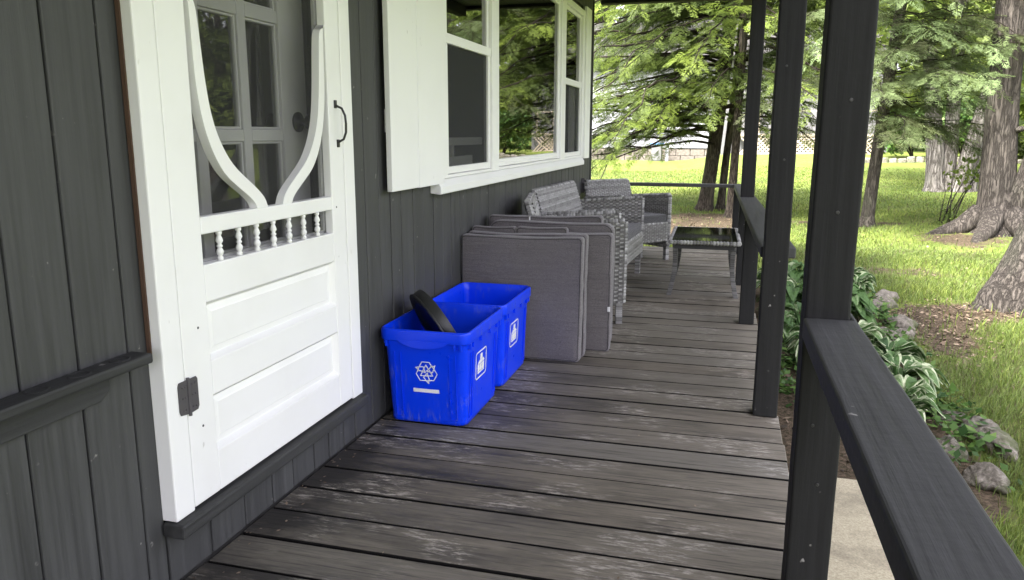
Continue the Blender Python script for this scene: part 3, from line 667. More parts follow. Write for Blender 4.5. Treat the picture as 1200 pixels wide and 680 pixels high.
# ------------------------------------------------------------------ wicker furniture
def weave(mb, o, U, V, pu=.026, pv=.013, amp=.006, seed=0):
    o, U, V = Vector(o), Vector(U), Vector(V); lu, lv = U.length, V.length; N = U.cross(V).normalized()
    nu = max(2, int(lu/pu)); nv = max(2, int(lv/pv)); rr = random.Random(seed)
    for j in range(nv):
        mb.cur = rr.choice((.25, .5, .7, .9)); v0 = V*((j+.06)/nv); v1 = V*((j+.94)/nv)
        pts = []
        for i in range(nu*2+1): pts.append((U*(i/(nu*2)), amp*math.cos(PI*i/2 + PI*(j % 2))*1.1))
        vs = []; 
        for p, a in pts: vs += [o+p+v0+N*a, o+p+v1+N*a]
        base_ = mb.cur; o_ = len(mb.v); mb.add(vs, [])
        for i in range(len(pts)-1):
            if i % 4 == 0: mb.cur = min(1, max(0, base_*.6+.22+rr.uniform(-.15, .15)))
            mb.f.append((o_+2*i, o_+2*i+2, o_+2*i+3, o_+2*i+1)); mb.t.append(mb.cur)
    mb.cur = .3
    for i in range(nu+1):
        c = U*((i)/nu); hw = U.normalized()*pu*.16
        mb.add([o+c-hw, o+c+hw, o+c+hw+V, o+c-hw+V], [(0, 1, 2, 3)])
def panel(o, U, V, t, name, parent, seed=0, rim=True):
    """a woven slab: both faces woven, dark core, wrapped rim"""
    o, U, V = Vector(o), Vector(U), Vector(V); N = U.cross(V).normalized(); b = MB()
    weave(b, o+N*t/2, U, V, seed=seed); weave(b, o-N*t/2+U, -U, V, seed=seed+1)
    b.cur = .0; c = [o+U*.01+V*.01, o+U*.99+V*.01, o+U*.01+V*.99, o+U*.99+V*.99]; h = N*(t/2-.006); b.hexa([p-h for p in c]+[p+h for p in c])
    if rim:
        for A, Bq in ((o, o+V), (o+U, o+U+V), (o+V, o+U+V), (o, o+U)):
            L = (Bq-A).length; k = max(2, int(L/.02)); d_ = (Bq-A)/k
            for i in range(k):
                b.cur = random.choice((.25, .55, .8, .95)); b.tube([A+d_*(i+.04), A+d_*(i+.5), A+d_*(i+.96)], [t*.46, t*.54, t*.46], 6)
    return b.build(name, 'wicker', parent)
def wseat(w_, d_, loc, rz, label, cat, name, backs=1, group=None, seed=0, ah=.50, bh=.38):
    root = empty(name, loc, label, cat, rz, group); hw = w_/2; xb, xf = -d_/2, d_/2; t = .042
    for s in (-1, 1):
        yy = s*(hw-t/2)
        a = panel((xb+.03, yy, .13), (d_-.05, 0, 0), (0, 0, ah), t, 'arm', root, seed+3+s)
        for v in a.data.vertices:
            if v.co.z > .5: v.co.z -= .05*(xf-v.co.x)/d_
    nb = backs; bw = (w_-2*t-.01)/nb
    bk = MB()
    for i in range(nb):
        y0 = -hw+t+.005+i*bw
        panel((xb+.11, y0+bw, .36), (0, -bw, 0), (-.115, 0, bh), .045, 'backrest', root, seed+9+i)
    panel((xf-.02, -hw+t, .19), (0, w_-2*t, 0), (0, 0, .155), .03, 'apron', root, seed+20)
    b = MB(); b.cur = .15; b.box(xb+.05, xf-.04, -hw+t+.003, hw-t-.003, .30, .335); b.build('seat_base', 'wicker_dark', root)
    for sx in (xb+.05, xf-.04):
        for s in (-1, 1):
            b = MB(); k = 9
            for i in range(k): b.cur = random.choice((.3, .6, .9)); b.box(sx-.02, sx+.02, s*(hw-t/2)-.02, s*(hw-t/2)+.02, .001+i*.0145, .0146+i*.0145)
            b.build('leg', 'wicker', root, .002)
    b = MB(); n = 10; b.box(xb+.12, xf-.012, -hw+t+.006, hw-t-.006, .338, .425); b.build('seat_pad', 'seat_fabric', root, .018, seg=3)
    return root
G = 'grey wicker patio furniture'
wseat(.56, .60, (-.915, 4.88, 0), R(12), 'grey wicker armchair half hidden behind the cushion stack', 'armchair', 'wicker_chair', group=G, seed=1)
wseat(1.24, .60, (-.985, 5.89, 0), R(-3), 'grey wicker two-seat bench under the window, dark seat pad, between the two armchairs', 'loveseat', 'wicker_loveseat', 1, G, 30)
wseat(.60, .58, (-.895, 7.22, 0), R(-42), 'grey wicker armchair in the far porch corner turned towards the table', 'armchair', 'wicker_chair', group=G, seed=60, ah=.47, bh=.34)
tb = empty('coffee_table', (-.148, 6.06, 0), 'low wicker coffee table with black glass top and curved legs', 'coffee table', R(1))
b = MB(); TX, TY = .238, .43
for A, Bq in (((-TX, -TY), (TX, -TY)), ((TX, -TY), (TX, TY)), ((TX, TY), (-TX, TY)), ((-TX, TY), (-TX, -TY))):
    A, Bq = Vector((*A, .388)), Vector((*Bq, .388)); k = int((Bq-A).length/.022); d_ = (Bq-A)/k
    for i in range(k): b.cur = random.choice((.3, .55, .85, .95)); b.tube([A+d_*(i+.04), A+d_*(i+.5), A+d_*(i+.96)], [.014, .0175, .014], 7)
b.build('rim', 'wicker', tb, smooth=False)
b = MB(); b.box(-TX+.012, TX-.012, -TY+.012, TY-.012, .394, .402); b.build('glass_top', 'tglass', tb, .002)
for q in (-TY+.02, TY-.04): b = MB(); b.cur = .1; b.box(-TX+.03, TX-.03, q, q+.02, .34, .38); b.build('apron', 'wicker_dark', tb)
for sx in (-1, 1):
    for sy in (-1, 1):
        b = MB(); k = 24
        for i in range(k):
            f0, f1 = i/k, (i+.94)/k
            off = lambda f: .012*math.sin(PI*f) * -1 + .022*(1-f)**2*1.3
            b.cur = random.choice((.0, .04, .08, .22)); x0, x1 = sx*(TX-.032+off(f0)), sx*(TX-.032+off(f1)); y0, y1 = sy*(TY-.04+off(f0)), sy*(TY-.04+off(f1)); h = .0165
            z0, z1 = .001+f0*.372, .001+f1*.372
            b.hexa([(x0-h, y0-h, z0), (x0+h, y0-h, z0), (x0-h, y0+h, z0), (x0+h, y0+h, z0), (x1-h, y1-h, z1), (x1+h, y1-h, z1), (x1-h, y1+h, z1), (x1+h, y1+h, z1)])
        b.build('leg', 'wicker', tb, .002)

# ------------------------------------------------------------------ foliage tools
def quads_from_segments(A, B, wd, up):
    """elongated rhombus leaf per segment"""
    d = B-A; s = np.cross(d, up); s /= (np.linalg.norm(s, axis=1, keepdims=True)+1e-9); s *= wd[:, None]
    m_ = A+d*.45
    return np.stack([A, m_+s, B, m_-s], 1)
def spray_template(kind, seed):
    """flat frond along +x, unit length"""
    r = np.random.default_rng(seed); A = []; B = []; wd = []
    n = 11 if kind == 'hemlock' else 9
    for i in range(n):
        t = (i+.6)/n
        for s in (-1, 1):
            an = R(r.uniform(38, 62)); l = (.42*(1-t)**.75+.07)*r.uniform(.75, 1.15)
            p = np.array([t, 0, -.12*t*t]); d = np.array([math.cos(an), s*math.sin(an), r.uniform(-.28, .08)])
            A.append(p); B.append(p+d*l); wd.append(.020 if kind == 'hemlock' else .022)
            for k in range(int(2+l*9)):   # needle twiglets
                f = r.uniform(.25, .95); s2 = r.choice((-1, 1)); a2 = an*s + s2*R(r.uniform(30, 55)); q = p+d*l*f
                l2 = r.uniform(.05, .12); A.append(q); B.append(q+np.array([math.cos(a2)*l2, math.sin(a2)*l2, r.uniform(-.05, .03)])); wd.append(.013)
    A.append([.6, 0, -.05]); B.append([1.08, 0, -.16]); wd.append(.02)
    A, B, wd = map(np.array, (A, B, wd)); up = np.tile([0, 0, 1.], (len(A), 1)) + r.normal(0, .25, (len(A), 3))
    return quads_from_segments(A, B, wd, up)
TPL = {k: [spray_template(k, i) for i in range(5)] for k in ('hemlock', 'spruce')}
class Crown:
    def __init__(s): s.q = []; s.t = []; s.w = MB()
    def spray(s, tpl, pos, d, up, size, tint):
        d = d/np.linalg.norm(d); y_ = np.cross(up, d); y_ /= np.linalg.norm(y_)+1e-9; z_ = np.cross(d, y_)
        m_ = np.stack([d, y_, z_], 1)*size; Q = tpl @ m_.T + pos
        s.q.append(Q); s.t.append(np.clip(tint + RNG.normal(0, .07, len(Q)), 0, 1))
def bough(cr, kind, base, az, length, rise, droop, size, lime, rad=.025, dens=1., barefrac=.08):
    """curved limb carrying flat sprays on both sides"""
    base = np.array(base, float); hd = np.array([math.sin(az), math.cos(az), 0]); sd_ = np.array([hd[1], -hd[0], 0]); n = 10
    bend = RNG.uniform(-.3, .3); wig = RNG.normal(0, .02, (n, 3))*length**.5
    P = [base + hd*length*t + sd_*bend*length*t*t + np.array([0, 0, rise*length*t - droop*length*t**2.2]) for t in np.linspace(0, 1, n)]; P = [p + w_ if i else p for i, (p, w_) in enumerate(zip(P, wig))]
    cr.w.tube([tuple(p) for p in P], [rad*(1-.85*i/(n-1)) for i in range(n)], 5)
    k = max(4, int(length/size*6.2*dens))
    for i in range(k):
        t = barefrac + (1-barefrac)*(i+RNG.uniform(0, 1))/k; x = t*(n-1); j = min(int(x), n-2); f = x-j; pos = P[j]*(1-f)+P[j+1]*f
        tan = P[j+1]-P[j]; tan /= np.linalg.norm(tan); s_ = RNG.choice((-1, 1)); a = RNG.uniform(.15, 1.2)
        d = tan*math.cos(a) + sd_*s_*math.sin(a) + np.array([0, 0, RNG.uniform(-.45, .02)])
        sz = size*RNG.uniform(.6, 1.2)*(1.15-.45*t)
        up = np.array([RNG.normal(0, .25), RNG.normal(0, .25), 1.])
        # side limb
        p2 = pos + d*sz*RNG.uniform(0, .9); 
        if RNG.random() < .25: cr.w.tube([tuple(pos), tuple(p2 + np.array([0, 0, -.02]))], [rad*.25, rad*.12], 4, cap=False)
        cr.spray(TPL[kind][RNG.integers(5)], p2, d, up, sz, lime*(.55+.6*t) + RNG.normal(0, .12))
def trunk_mesh(path, rad, seed, n=20, ridge=.10, flare=None, sub=5):
    P = [Vector(p) for p in path]; pts = []; rr = []
    for i in range(len(P)-1):
        for k in range(sub): f = k/sub; pts.append(P[i].lerp(P[i+1], f)); rr.append(rad[i]*(1-f)+rad[i+1]*f)
    pts.append(P[-1]); rr.append(rad[-1]); b = MB()
    def jit(i, k, p):
        a = 2*PI*k/n; v = mnoise.noise(Vector((math.cos(a)*2.2+seed, math.sin(a)*2.2, p.z*.35+seed)))*ridge*1.3 + mnoise.noise(Vector((math.cos(a)*6+seed, math.sin(a)*6, p.z*1.1)))*ridge
        fl = 0
        if flare:
            h, amt, lobes = flare; t = max(0, 1-(p.z-P[0].z)/h); fl = amt*t**2.2*(.45+.55*(.5+.5*math.cos(lobes*a+seed*2.1)))
        return 1+v+fl
    b.tube(pts, rr, n, jit=jit); return b
def ground_at(x, y): return float(gz(x, y))

# ---- three hemlock stems left of the far post
def hemlock(loc, path, rad, label, boughs, seed, top):
    root = empty('hemlock_tree', (loc[0], loc[1], ground_at(*loc)), label, 'tree', group='hemlock stems beyond the porch end')
    b = trunk_mesh([(x, y, z) for x, y, z in path], rad, seed, 16, .07, (.5, .6, 4)); b.build('trunk', 'bark_dark', root, world=True, smooth=True)
    cr = Crown()
    for a in boughs: bough(cr, 'hemlock', *a)
    cr.w.build('limb', 'twig', root, world=True, smooth=True)
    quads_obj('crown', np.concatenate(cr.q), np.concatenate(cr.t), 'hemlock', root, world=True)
    return root
def rb_list(px, py, zs, azr, lr, **k):
    out = []
    for z in zs:
        for _ in range(k.get('per', 3)):
            az = R(RNG.uniform(*azr)); L = RNG.uniform(*lr)*(1-.035*max(0, z-3)); xz = px(z)
            out.append(((xz[0], xz[1], z+RNG.uniform(-.12, .12)), az, L, RNG.uniform(.0, .22), RNG.uniform(.18, .5), RNG.uniform(.30, .46), RNG.uniform(.2, .8), .014+.005*L, k.get('dens', 1.)))
    return out
# az: 0 = +y, 90 = +x, 180 = towards viewer, 270 = -x
h1 = lambda z: (-.40+.085*(z+.2), 15.6); h2 = lambda z: (-.19+.075*(z+.2), 15.75); h3 = lambda z: (.02+.03*(z+.2), 14.6)
zs = np.arange(1.2, 6.4, .2)
B1 = rb_list(h1, 0, zs, (195, 320), (2.2, 4.2), per=3) + rb_list(h1, 0, np.arange(1.8, 6.4, .5), (0, 195), (1.6, 3.), per=2)
B1 += [((-.35, 15.5, 1.05), R(268), 4.2, .06, .10, .42, .3, .03, .7, .35), ((-.3, 15.5, 1.45), R(262), 4.4, .10, .10, .45, .35, .035, .75, .3), ((-.3, 15.5, .95), R(255), 3.6, -.02, .12, .4, .3, .026, .7, .3), ((-.3, 15.4, 1.7), R(275), 4.2, .05, .12, .45, .3, .035, .8, .3)]
B2 = rb_list(h2, 0, np.arange(1.5, 6.4, .36), (60, 330), (1.8, 3.4), per=2)
B3 = rb_list(h3, 0, np.arange(1.35, 6.4, .27), (110, 300), (1.6, 3.3), per=2) + rb_list(h3, 0, np.arange(1.6, 6.4, .4), (30, 130), (1.3, 2.6), per=2)
hemlock((-.43, 15.6), [(-.43, 15.6, -.42), (-.41, 15.6, -.2), (-.34, 15.6, .5), (-.24, 15.6, 1.6), (-.06, 15.6, 4), (.3, 15.6, 11)], [.17, .135, .125, .12, .11, .05], 'thickest hemlock stem, leaning right, leftmost of the three with boughs drooping over the lawn', B1, 1, 11)
hemlock((-.14, 15.75), [(-.13, 15.75, -.42), (-.12, 15.75, -.2), (-.08, 15.75, .5), (.0, 15.75, 1.6), (.12, 15.75, 4), (.4, 15.75, 10)], [.10, .075, .068, .064, .06, .04], 'slim middle hemlock stem of the three, close to the thick leaning one', B2, 2, 10)
hemlock((.02, 14.6), [(.05, 14.6, -.42), (.06, 14.6, -.2), (.08, 14.6, .5), (.10, 14.6, 1.6), (.12, 14.6, 4), (.3, 14.6, 10)], [.105, .08, .075, .07, .065, .04], 'upright hemlock stem nearest the far porch post, rightmost of the three', B3, 3, 10)

# ---- thin spruce
sp = empty('spruce_tree', (2.16, 13.6, ground_at(2.16, 13.6)), 'thin leaning spruce with bare lower trunk and grey-green boughs', 'tree')
trunk_mesh([(2.17, 13.6, -.42), (2.18, 13.6, -.2), (2.22, 13.6, .5), (2.29, 13.6, 1.7), (2.42, 13.6, 3.6), (2.9, 13.6, 10)], [.15, .105, .095, .088, .08, .03], 11, 14, .06, (.4, .5, 5)).build('trunk', 'bark', sp, world=True, smooth=True)
cr = Crown(); spx = lambda z: (2.2+.062*(z+.2), 13.6)
for z in np.arange(1.35, 7, .2):
    for _ in range(3):
        az = R(RNG.uniform(60, 215)) if RNG.random() < .75 else R(RNG.uniform(0, 360)); L = RNG.uniform(1.3, 3.0)*(1-.05*max(0, z-3)); x_, y_ = spx(z)
        bough(cr, 'spruce', (x_, y_, z+RNG.uniform(-.1, .1)), az, L, RNG.uniform(-.12, .2), RNG.uniform(.05, .35), RNG.uniform(.28, .42), RNG.uniform(.1, .85), .011, 1.5)
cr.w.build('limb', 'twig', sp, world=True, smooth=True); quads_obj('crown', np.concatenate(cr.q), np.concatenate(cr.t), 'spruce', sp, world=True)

# ---- broad-leaf crowns
def leaf_cloud(centres, radii, nper, size, tint_m, droop=.0, flat=.8):
    Qs = []; T = []
    for c, r_ in zip(centres, radii):
        u = RNG.normal(0, 1, (nper, 3)); u /= np.linalg.norm(u, axis=1, keepdims=True); rad = r_*(RNG.uniform(.25, 1, nper)**.55)
        p = np.array(c) + u*rad[:, None]*np.array([1, 1, flat])
        d = RNG.normal(0, 1, (nper, 3)); d[:, 2] -= .5; d /= np.linalg.norm(d, axis=1, keepdims=True); up = RNG.normal(0, .5, (nper, 3)); up[:, 2] += 1
        sz = size*RNG.uniform(.6, 1.4, nper); Qs.append(quads_from_segments(p, p+d*sz[:, None], sz*.30, up)); T.append(np.clip(RNG.normal(tint_m, .17, nper) + RNG.normal(0, .12), 0, 1))
    return np.concatenate(Qs), np.concatenate(T)
def broad_tree(name, x, y, h, cr_r, z0, label, nclump, nper, size, tint, trad, mat='leaf', bark='bark', group=None, path=None, seed=0, cat='tree', squash=1.):
    g = ground_at(x, y); root = empty(name, (x, y, g), label, cat, group=group)
    path = path or [(x, y, g-.1), (x, y, g+.25), (x+RNG.uniform(-.1, .1), y, g+h*.35), (x+RNG.uniform(-.3, .3), y, g+h*.8)]
    rad = [trad*1.25, trad, trad*.85, trad*.35]
    b = trunk_mesh(path, rad, seed, 14, .08, (.6, .5, 5))
    cs = []; rs = []
    for i in range(nclump):
        a = RNG.uniform(0, 2*PI); rr = cr_r*math.sqrt(RNG.uniform(0.03, 1)); zz = RNG.uniform(z0, h)*1.; k = math.sin(PI*min(1, max(.12, (zz-z0)/(h-z0)*.85+.12)))**.6
        cs.append((x+rr*k*math.cos(a), y+rr*k*math.sin(a)*squash, g+zz)); rs.append(cr_r*RNG.uniform(.2, .4))
        if i % 2 == 0: tp = Vector(path[-1]); b.tube([(x, y, g+max(.3, zz*.6)), ((x+cs[-1][0])/2, (y+cs[-1][1])/2, g+zz*.85), cs[-1]], [trad*.28, trad*.18, trad*.05], 5, cap=False)
    b.build('trunk', bark, root, world=True, smooth=True)
    Q, T = leaf_cloud(cs, rs, nper, size, tint); quads_obj('crown', Q, T, mat, root, world=True); return root

# ---- big near trees at right
g = ground_at(2.75, 7.3); near = empty('pine_tree', (2.55, 7.2, g), 'huge dark furrowed trunk leaning in at the right edge, nearest tree', 'tree')
trunk_mesh([(2.47, 7.25, g-.25), (2.48, 7.25, g+.02), (2.59, 7.27, g+.5), (2.74, 7.3, g+1.1), (2.94, 7.35, g+2.), (3.3, 7.4, g+4), (3.6, 7.5, g+9)], [.34, .31, .275, .25, .23, .21, .1], 21, 72, .10, (.75, .95, 5), 12).build('trunk', 'bark', near, world=True, smooth=True)
big = empty('maple_tree', (3.75, 12.6, ground_at(3.75, 12.6)), 'big straight grey trunk with spreading roots and a side stem, right of the clump', 'tree'); g = ground_at(3.75, 12.6)
bt = trunk_mesh([(3.76, 12.6, g-.25), (3.76, 12.6, g+.05), (3.70, 12.6, g+.5), (3.66, 12.6, g+1.2), (3.62, 12.6, g+2.2), (3.58, 12.6, g+4), (3.5, 12.6, g+10)], [.36, .32, .24, .21, .195, .185, .1], 33, 56, .09, (.7, .95, 5), 9)
bt.tube([(3.86, 12.5, g+.1), (4.05, 12.45, g+.7), (4.17, 12.45, g+1.3), (4.33, 12.5, g+2.3), (4.6, 12.6, g+5)], [.24, .20, .17, .15, .1], 18)
bt.tube([(3.80, 12.42, g+1.42), (3.83, 12.36, g+1.44), (3.86, 12.33, g+1.44)], [.05, .04, .015], 8)
for az_, l_ in ((212, .95), (262, .95), (160, .75)):
    a = R(az_); bt.tube([(3.76+math.sin(a)*.25, 12.6+math.cos(a)*.25, g+.24), (3.76+math.sin(a)*.5, 12.6+math.cos(a)*.5, g+.05), (3.76+math.sin(a)*l_, 12.6+math.cos(a)*l_, g-.12)], [.19, .13, .07], 10, jit=lambda i, k, p: 1+.25*mnoise.noise(p*6))
bt.build('trunk', 'bark', big, world=True, smooth=True)
cs = [(3.5+RNG.uniform(-2.6, 3.), 12.6+RNG.uniform(-2.5, 2.5), RNG.uniform(5.2, 9)) for _ in range(9)]; Q, T = leaf_cloud(cs, [1.]*9, 260, .2, .5); quads_obj('crown', Q, T, 'leaf', big, world=True)
cs = [(3.4+RNG.uniform(-2., 3.), 7.4+RNG.uniform(-2.2, 2.2), RNG.uniform(5.5, 9)) for _ in range(7)]; Q, T = leaf_cloud(cs, [.9]*7, 260, .2, .45); quads_obj('crown', Q, T, 'leaf', near, world=True)
# ---- clump of pale stems
cl = empty('maple_clump', (5.3, 21.5, ground_at(5.3, 21.5)), 'clump of pale stems grown together at the base, out on the lawn', 'tree'); g = ground_at(5.3, 21.5); b = MB()
for dx, dy, tx, r_, sd_ in ((-.38, 0, -.45, .22, 1), (-.08, .12, -.1, .19, 2), (.18, -.05, .62, .21, 3), (.40, .1, .75, .18, 4)):
    q = trunk_mesh([(5.3+dx, 21.5+dy, g-.15), (5.3+dx, 21.5+dy, g+.1), (5.3+dx+tx*.15, 21.5+dy, g+.8), (5.3+dx+tx*.5, 21.5+dy, g+2), (5.3+dx+tx*1.3, 21.5+dy, g+4.5), (5.3+dx+tx*2.2, 21.5+dy, g+9)], [r_*1.1, r_, r_*.9, r_*.8, r_*.65, r_*.3], sd_, 16, .12, (.5, .5, 4)); b.add(q.v, q.f)
b.build('trunk', 'bark_pale', cl, world=True, smooth=True)
cs = [(5.5+RNG.uniform(-3.4, 3.4), 21.5+RNG.uniform(-2.5, 2.5), g+RNG.uniform(3.0, 8)) for _ in range(40)]; Q, T = leaf_cloud(cs, [1.1]*40, 330, .2, .62); quads_obj('crown', Q, T, 'leaf', cl, world=True)
# ---- saplings by the big trunk
sap = empty('sapling', (3.35, 13.9, ground_at(3.35, 13.9)), 'bundle of bare leaning shoots beside the big straight trunk', 'sapling'); g = ground_at(3.35, 13.9); b = MB()
for k in range(7):
    a = RNG.uniform(-.2, 1.); L = RNG.uniform(.5, 1.1); b.tube([(3.3+.03*k, 13.9, g), (3.3+.03*k+a*.25*L, 13.85, g+.5*L), (3.3+.03*k+a*.62*L, 13.8, g+L)], [.012, .009, .004], 5)
b.build('stem', 'bark', sap, world=True, smooth=True); Q, T = leaf_cloud([(3.3, 13.9, g+.12), (3.45, 13.8, g+.1), (3.5, 13.8, g+.8), (3.7, 13.8, g+.9)], [.25, .22, .25, .25], 60, .09, .6); quads_obj('foliage', Q, T, 'leaf', sap, world=True)

# ------------------------------------------------------------------ background
bk = [(-13, 47, 13, 4.2, 2, 'tall leafy tree behind the pale house, far left'), (-7.5, 49, 14, 4.4, 2.5, 'tall leafy tree rising behind the middle of the pale house'), (-1.5, 48, 13, 4., 2, 'leafy tree behind the gap between the two houses'), (3.5, 47, 14, 4.3, 2.2, 'leafy tree behind the lattice-skirted house'),
      (8.2, 36, 12, 3.8, 1.2, 'bright leafy tree left of the pale clump'), (12.2, 38, 13, 4., .9, 'yellow-green leafy tree behind the pale clump'), (16.5, 36, 12, 4., .9, 'yellow-green leafy tree seen right of the pale clump'), (20.5, 33, 12, 4, 1., 'bright leafy tree at the far right of the lawn'), (10.5, 29, 10, 2.6, 1.3, 'light green young tree between clump and big trunk')]
for i, (x, y, h, r_, z0, lb) in enumerate(bk): broad_tree('leafy_tree', x, y, h, r_, z0, lb, 44, 330, .34, .45+.3*(x > 6), .2, group='leafy trees along the back of the lawn', seed=i)
sh = [(6.3, 31, 1.5, 1.3, 'dark leafy shrub left of the clump behind the stone edging'), (8.0, 31.5, 1.7, 1.4, 'rounded green shrub behind the stone edging, beside the clump'), (10.2, 32, 1.5, 1.3, 'green shrub behind the pale stems of the clump'), (12.5, 30, 1.4, 1.5, 'bright green shrub right of the clump'), (15., 30, 1.6, 1.6, 'bright green shrub far right behind the big trunk'), (-6.9, 34.6, .9, .75, 'small yellow-green bush against the pale house')]
for i, (x, y, h, r_, lb) in enumerate(sh):
    g = ground_at(x, y); root = empty('shrub', (x, y, g), lb, 'shrub', group='shrubs at the back of the lawn'); b = MB()
    for k in range(5): b.tube([(x, y, g-.05), (x+RNG.uniform(-.5, .5)*r_, y+RNG.uniform(-.3, .3), g+h*.7)], [.03, .01], 5)
    b.build('stem', 'twig', root, world=True); cs = [(x+RNG.uniform(-.7, .7)*r_, y+RNG.uniform(-.5, .5)*r_, g+RNG.uniform(.25, .95)*h) for _ in range(9)]; Q, T = leaf_cloud(cs, [r_*.45]*9, 300, .17, .45+.1*(i % 3)); quads_obj('foliage', Q, T, 'shrub' if x < 9 else 'leaf', root, world=True)
b = MB(); st = empty('stone_edging', (8, 29.8, ground_at(8, 29.8)), 'low row of pale stones edging the bed behind the clump', 'stone edging')
for k in range(26):
    x = 4.6+k*.28; gg = ground_at(x, 29.8); rz = RNG.uniform(-.3, .3)
    b.box(-.13, .13, -.12, .12, -.05, RNG.uniform(.12, .24), Matrix.Translation((x, 29.8+RNG.uniform(-.08, .08), gg)) @ Matrix.Rotation(rz, 4, 'Z') @ Matrix.Rotation(RNG.uniform(-.15, .15), 4, 'Y'))
b.build('stone', 'rock', st, .05, world=True)
# pale house
hx0, hx1, hy = -17., -.8, 36.; g0 = ground_at(-6, 36)
ph = empty('neighbour_house', (-8, 38, g0), 'pale lap-sided house behind the hemlock boughs on a block foundation', 'house')
b = MB()
for k in range(6):
    for i in range(24): 
        pass
for j in range(2):
    x = hx0-(.2 if j else 0)
    while x < hx1:
        l = .62; b.box(max(hx0, x), min(hx1, x+l-.02), hy, hy+.3, g0-.1+j*.32, g0-.1+j*.32+.305); x += l
b.build('foundation', 'stone', ph, .015, world=True)
b = MB(); zb = g0+.56; k = 0
while zb+k*.17 < 4.2: z = zb+k*.17; b.hexa([(hx0, hy-.05, z), (hx1, hy-.05, z), (hx0, hy+.3, z), (hx1, hy+.3, z), (hx0, hy-.025, z+.168), (hx1, hy-.025, z+.168), (hx0, hy+.3, z+.168), (hx1, hy+.3, z+.168)]); k += 1
b.box(hx0, hx1, hy+.301, hy+7, g0, 4.1); b.build('wall', 'lap', ph, world=True)
b = MB(); b.prism([(hy-.6, 4.1), (hy+3.6, 6.2), (hy+7.6, 4.1), (hy+7.6, 4.25), (hy+3.6, 6.4), (hy-.6, 4.25)], hx1-hx0+.8, 'yz', hx0-.4); b.build('roof', 'roof', ph, world=True)
for xw in (-3.2, -9.5, -13):
    b = MB(); b.box(xw-.06, xw+1.06, hy-.075, hy-.02, 1.3, 1.4); b.box(xw-.06, xw+1.06, hy-.075, hy-.02, 2.75, 2.85); b.box(xw-.06, xw+.03, hy-.074, hy-.02, 1.4, 2.75); b.box(xw+.97, xw+1.06, hy-.074, hy-.02, 1.4, 2.75); b.box(xw+.48, xw+.52, hy-.072, hy-.02, 1.4, 2.75)
    wn = b.build('window', 'vinyl', ph, world=True); b = MB(); b.box(xw+.03, xw+.97, hy-.068, hy-.06, 1.4, 2.75); b.build('pane', 'tglass', wn)
b = MB(); b.box(-2.75, -2.6, 35.2, 35.35, ground_at(-2.7, 35.3)-.05, .62); po = b.build('pipe_post', 'lap', None, .01); po.data.transform(Matrix.Translation((2.675, -35.275, 0))); po.location = (-2.675, 35.275, 0)
tag(po, 'short white post on the lawn in front of the pale house', 'post')
b = MB(); gb = ground_at(-3.1, 35.2); b.box(-.25, .25, -.25, .25, 0, .68); b.box(-.3, .3, -.3, .3, .681, .76)
bn = empty('rain_barrel', (-3.1, 35.2, gb), 'grey bin with blue lid standing by the pale house', 'bin'); b1 = MB(); b1.box(-.22, .22, -.25, .25, 0, .70); b1.build('body', 'grey_wall', bn, .04); b1 = MB(); b1.box(-.28, .28, -.3, .3, .701, .78); b1.build('lid', 'blue_cap', bn, .03)
# lattice-skirted house
gh = ground_at(3, 33); lh = empty('neighbour_house', (3.4, 36, gh), 'grey house with tan lattice skirting under its deck, seen between the porch posts', 'house')
b = MB(); b.box(-.4, 6.2, 35.5, 41, gh-.3, 4.2); b.build('wall', 'grey_wall', lh, world=True)
b = MB(); b.prism([(35.1, 4.2), (38.2, 6.), (41.4, 4.2), (41.4, 4.35), (38.2, 6.2), (35.1, 4.35)], 7.4, 'yz', -.8); b.build('roof', 'roof', lh, world=True)
b = MB(); zt = gh+.66; b.box(.2, 5.6, 32.98, 35.4, zt, zt+.10); b.build('deck_board', 'lattice', lh, .01, world=True)
b = MB(); x0, x1, zl0, zl1 = .25, 5.55, gh-.02, zt-.01; Hh = zl1-zl0; k = x0-Hh
while k < x1:
    for s in (1, -1):
        a0, a1 = (k, k+Hh) if s > 0 else (k+Hh, k); zA, zB = zl0, zl1
        if a0 < x0 or a1 < x0 or a0 > x1 or a1 > x1: continue
        wd = .036; yo = 33.02 if s > 0 else 33.035; b.hexa([(a0-wd, yo, zA), (a0+wd, yo, zA), (a0-wd, yo+.012, zA), (a0+wd, yo+.012, zA), (a1-wd, yo, zB), (a1+wd, yo, zB), (a1-wd, yo+.012, zB), (a1+wd, yo+.012, zB)])
    k += .155
b.box(x0, x1, 33.0, 33.05, gh-.06, gh+.02); b.build('lattice', 'lattice', lh, world=True)
b = MB()
for k in range(8): b.box(.3+k*.72, .36+k*.72, 33.05, 33.11, zt+.101, zt+.95)
b.box(.25, 5.5, 33.04, 33.12, zt+.951, zt+1.0); b.build('deck_railing', 'lattice', lh, .005, world=True)
# far wood reading as one mass
cs = [(RNG.uniform(-55, 60), RNG.uniform(56, 66), RNG.uniform(.5, 15)) for _ in range(380)]; Q, T = leaf_cloud(cs, [3.2]*380, 150, .75, .42)
tag(quads_obj('far_wood', Q, T, 'leaf'), 'dense green wood closing the view behind the houses', 'wood', kind='stuff')

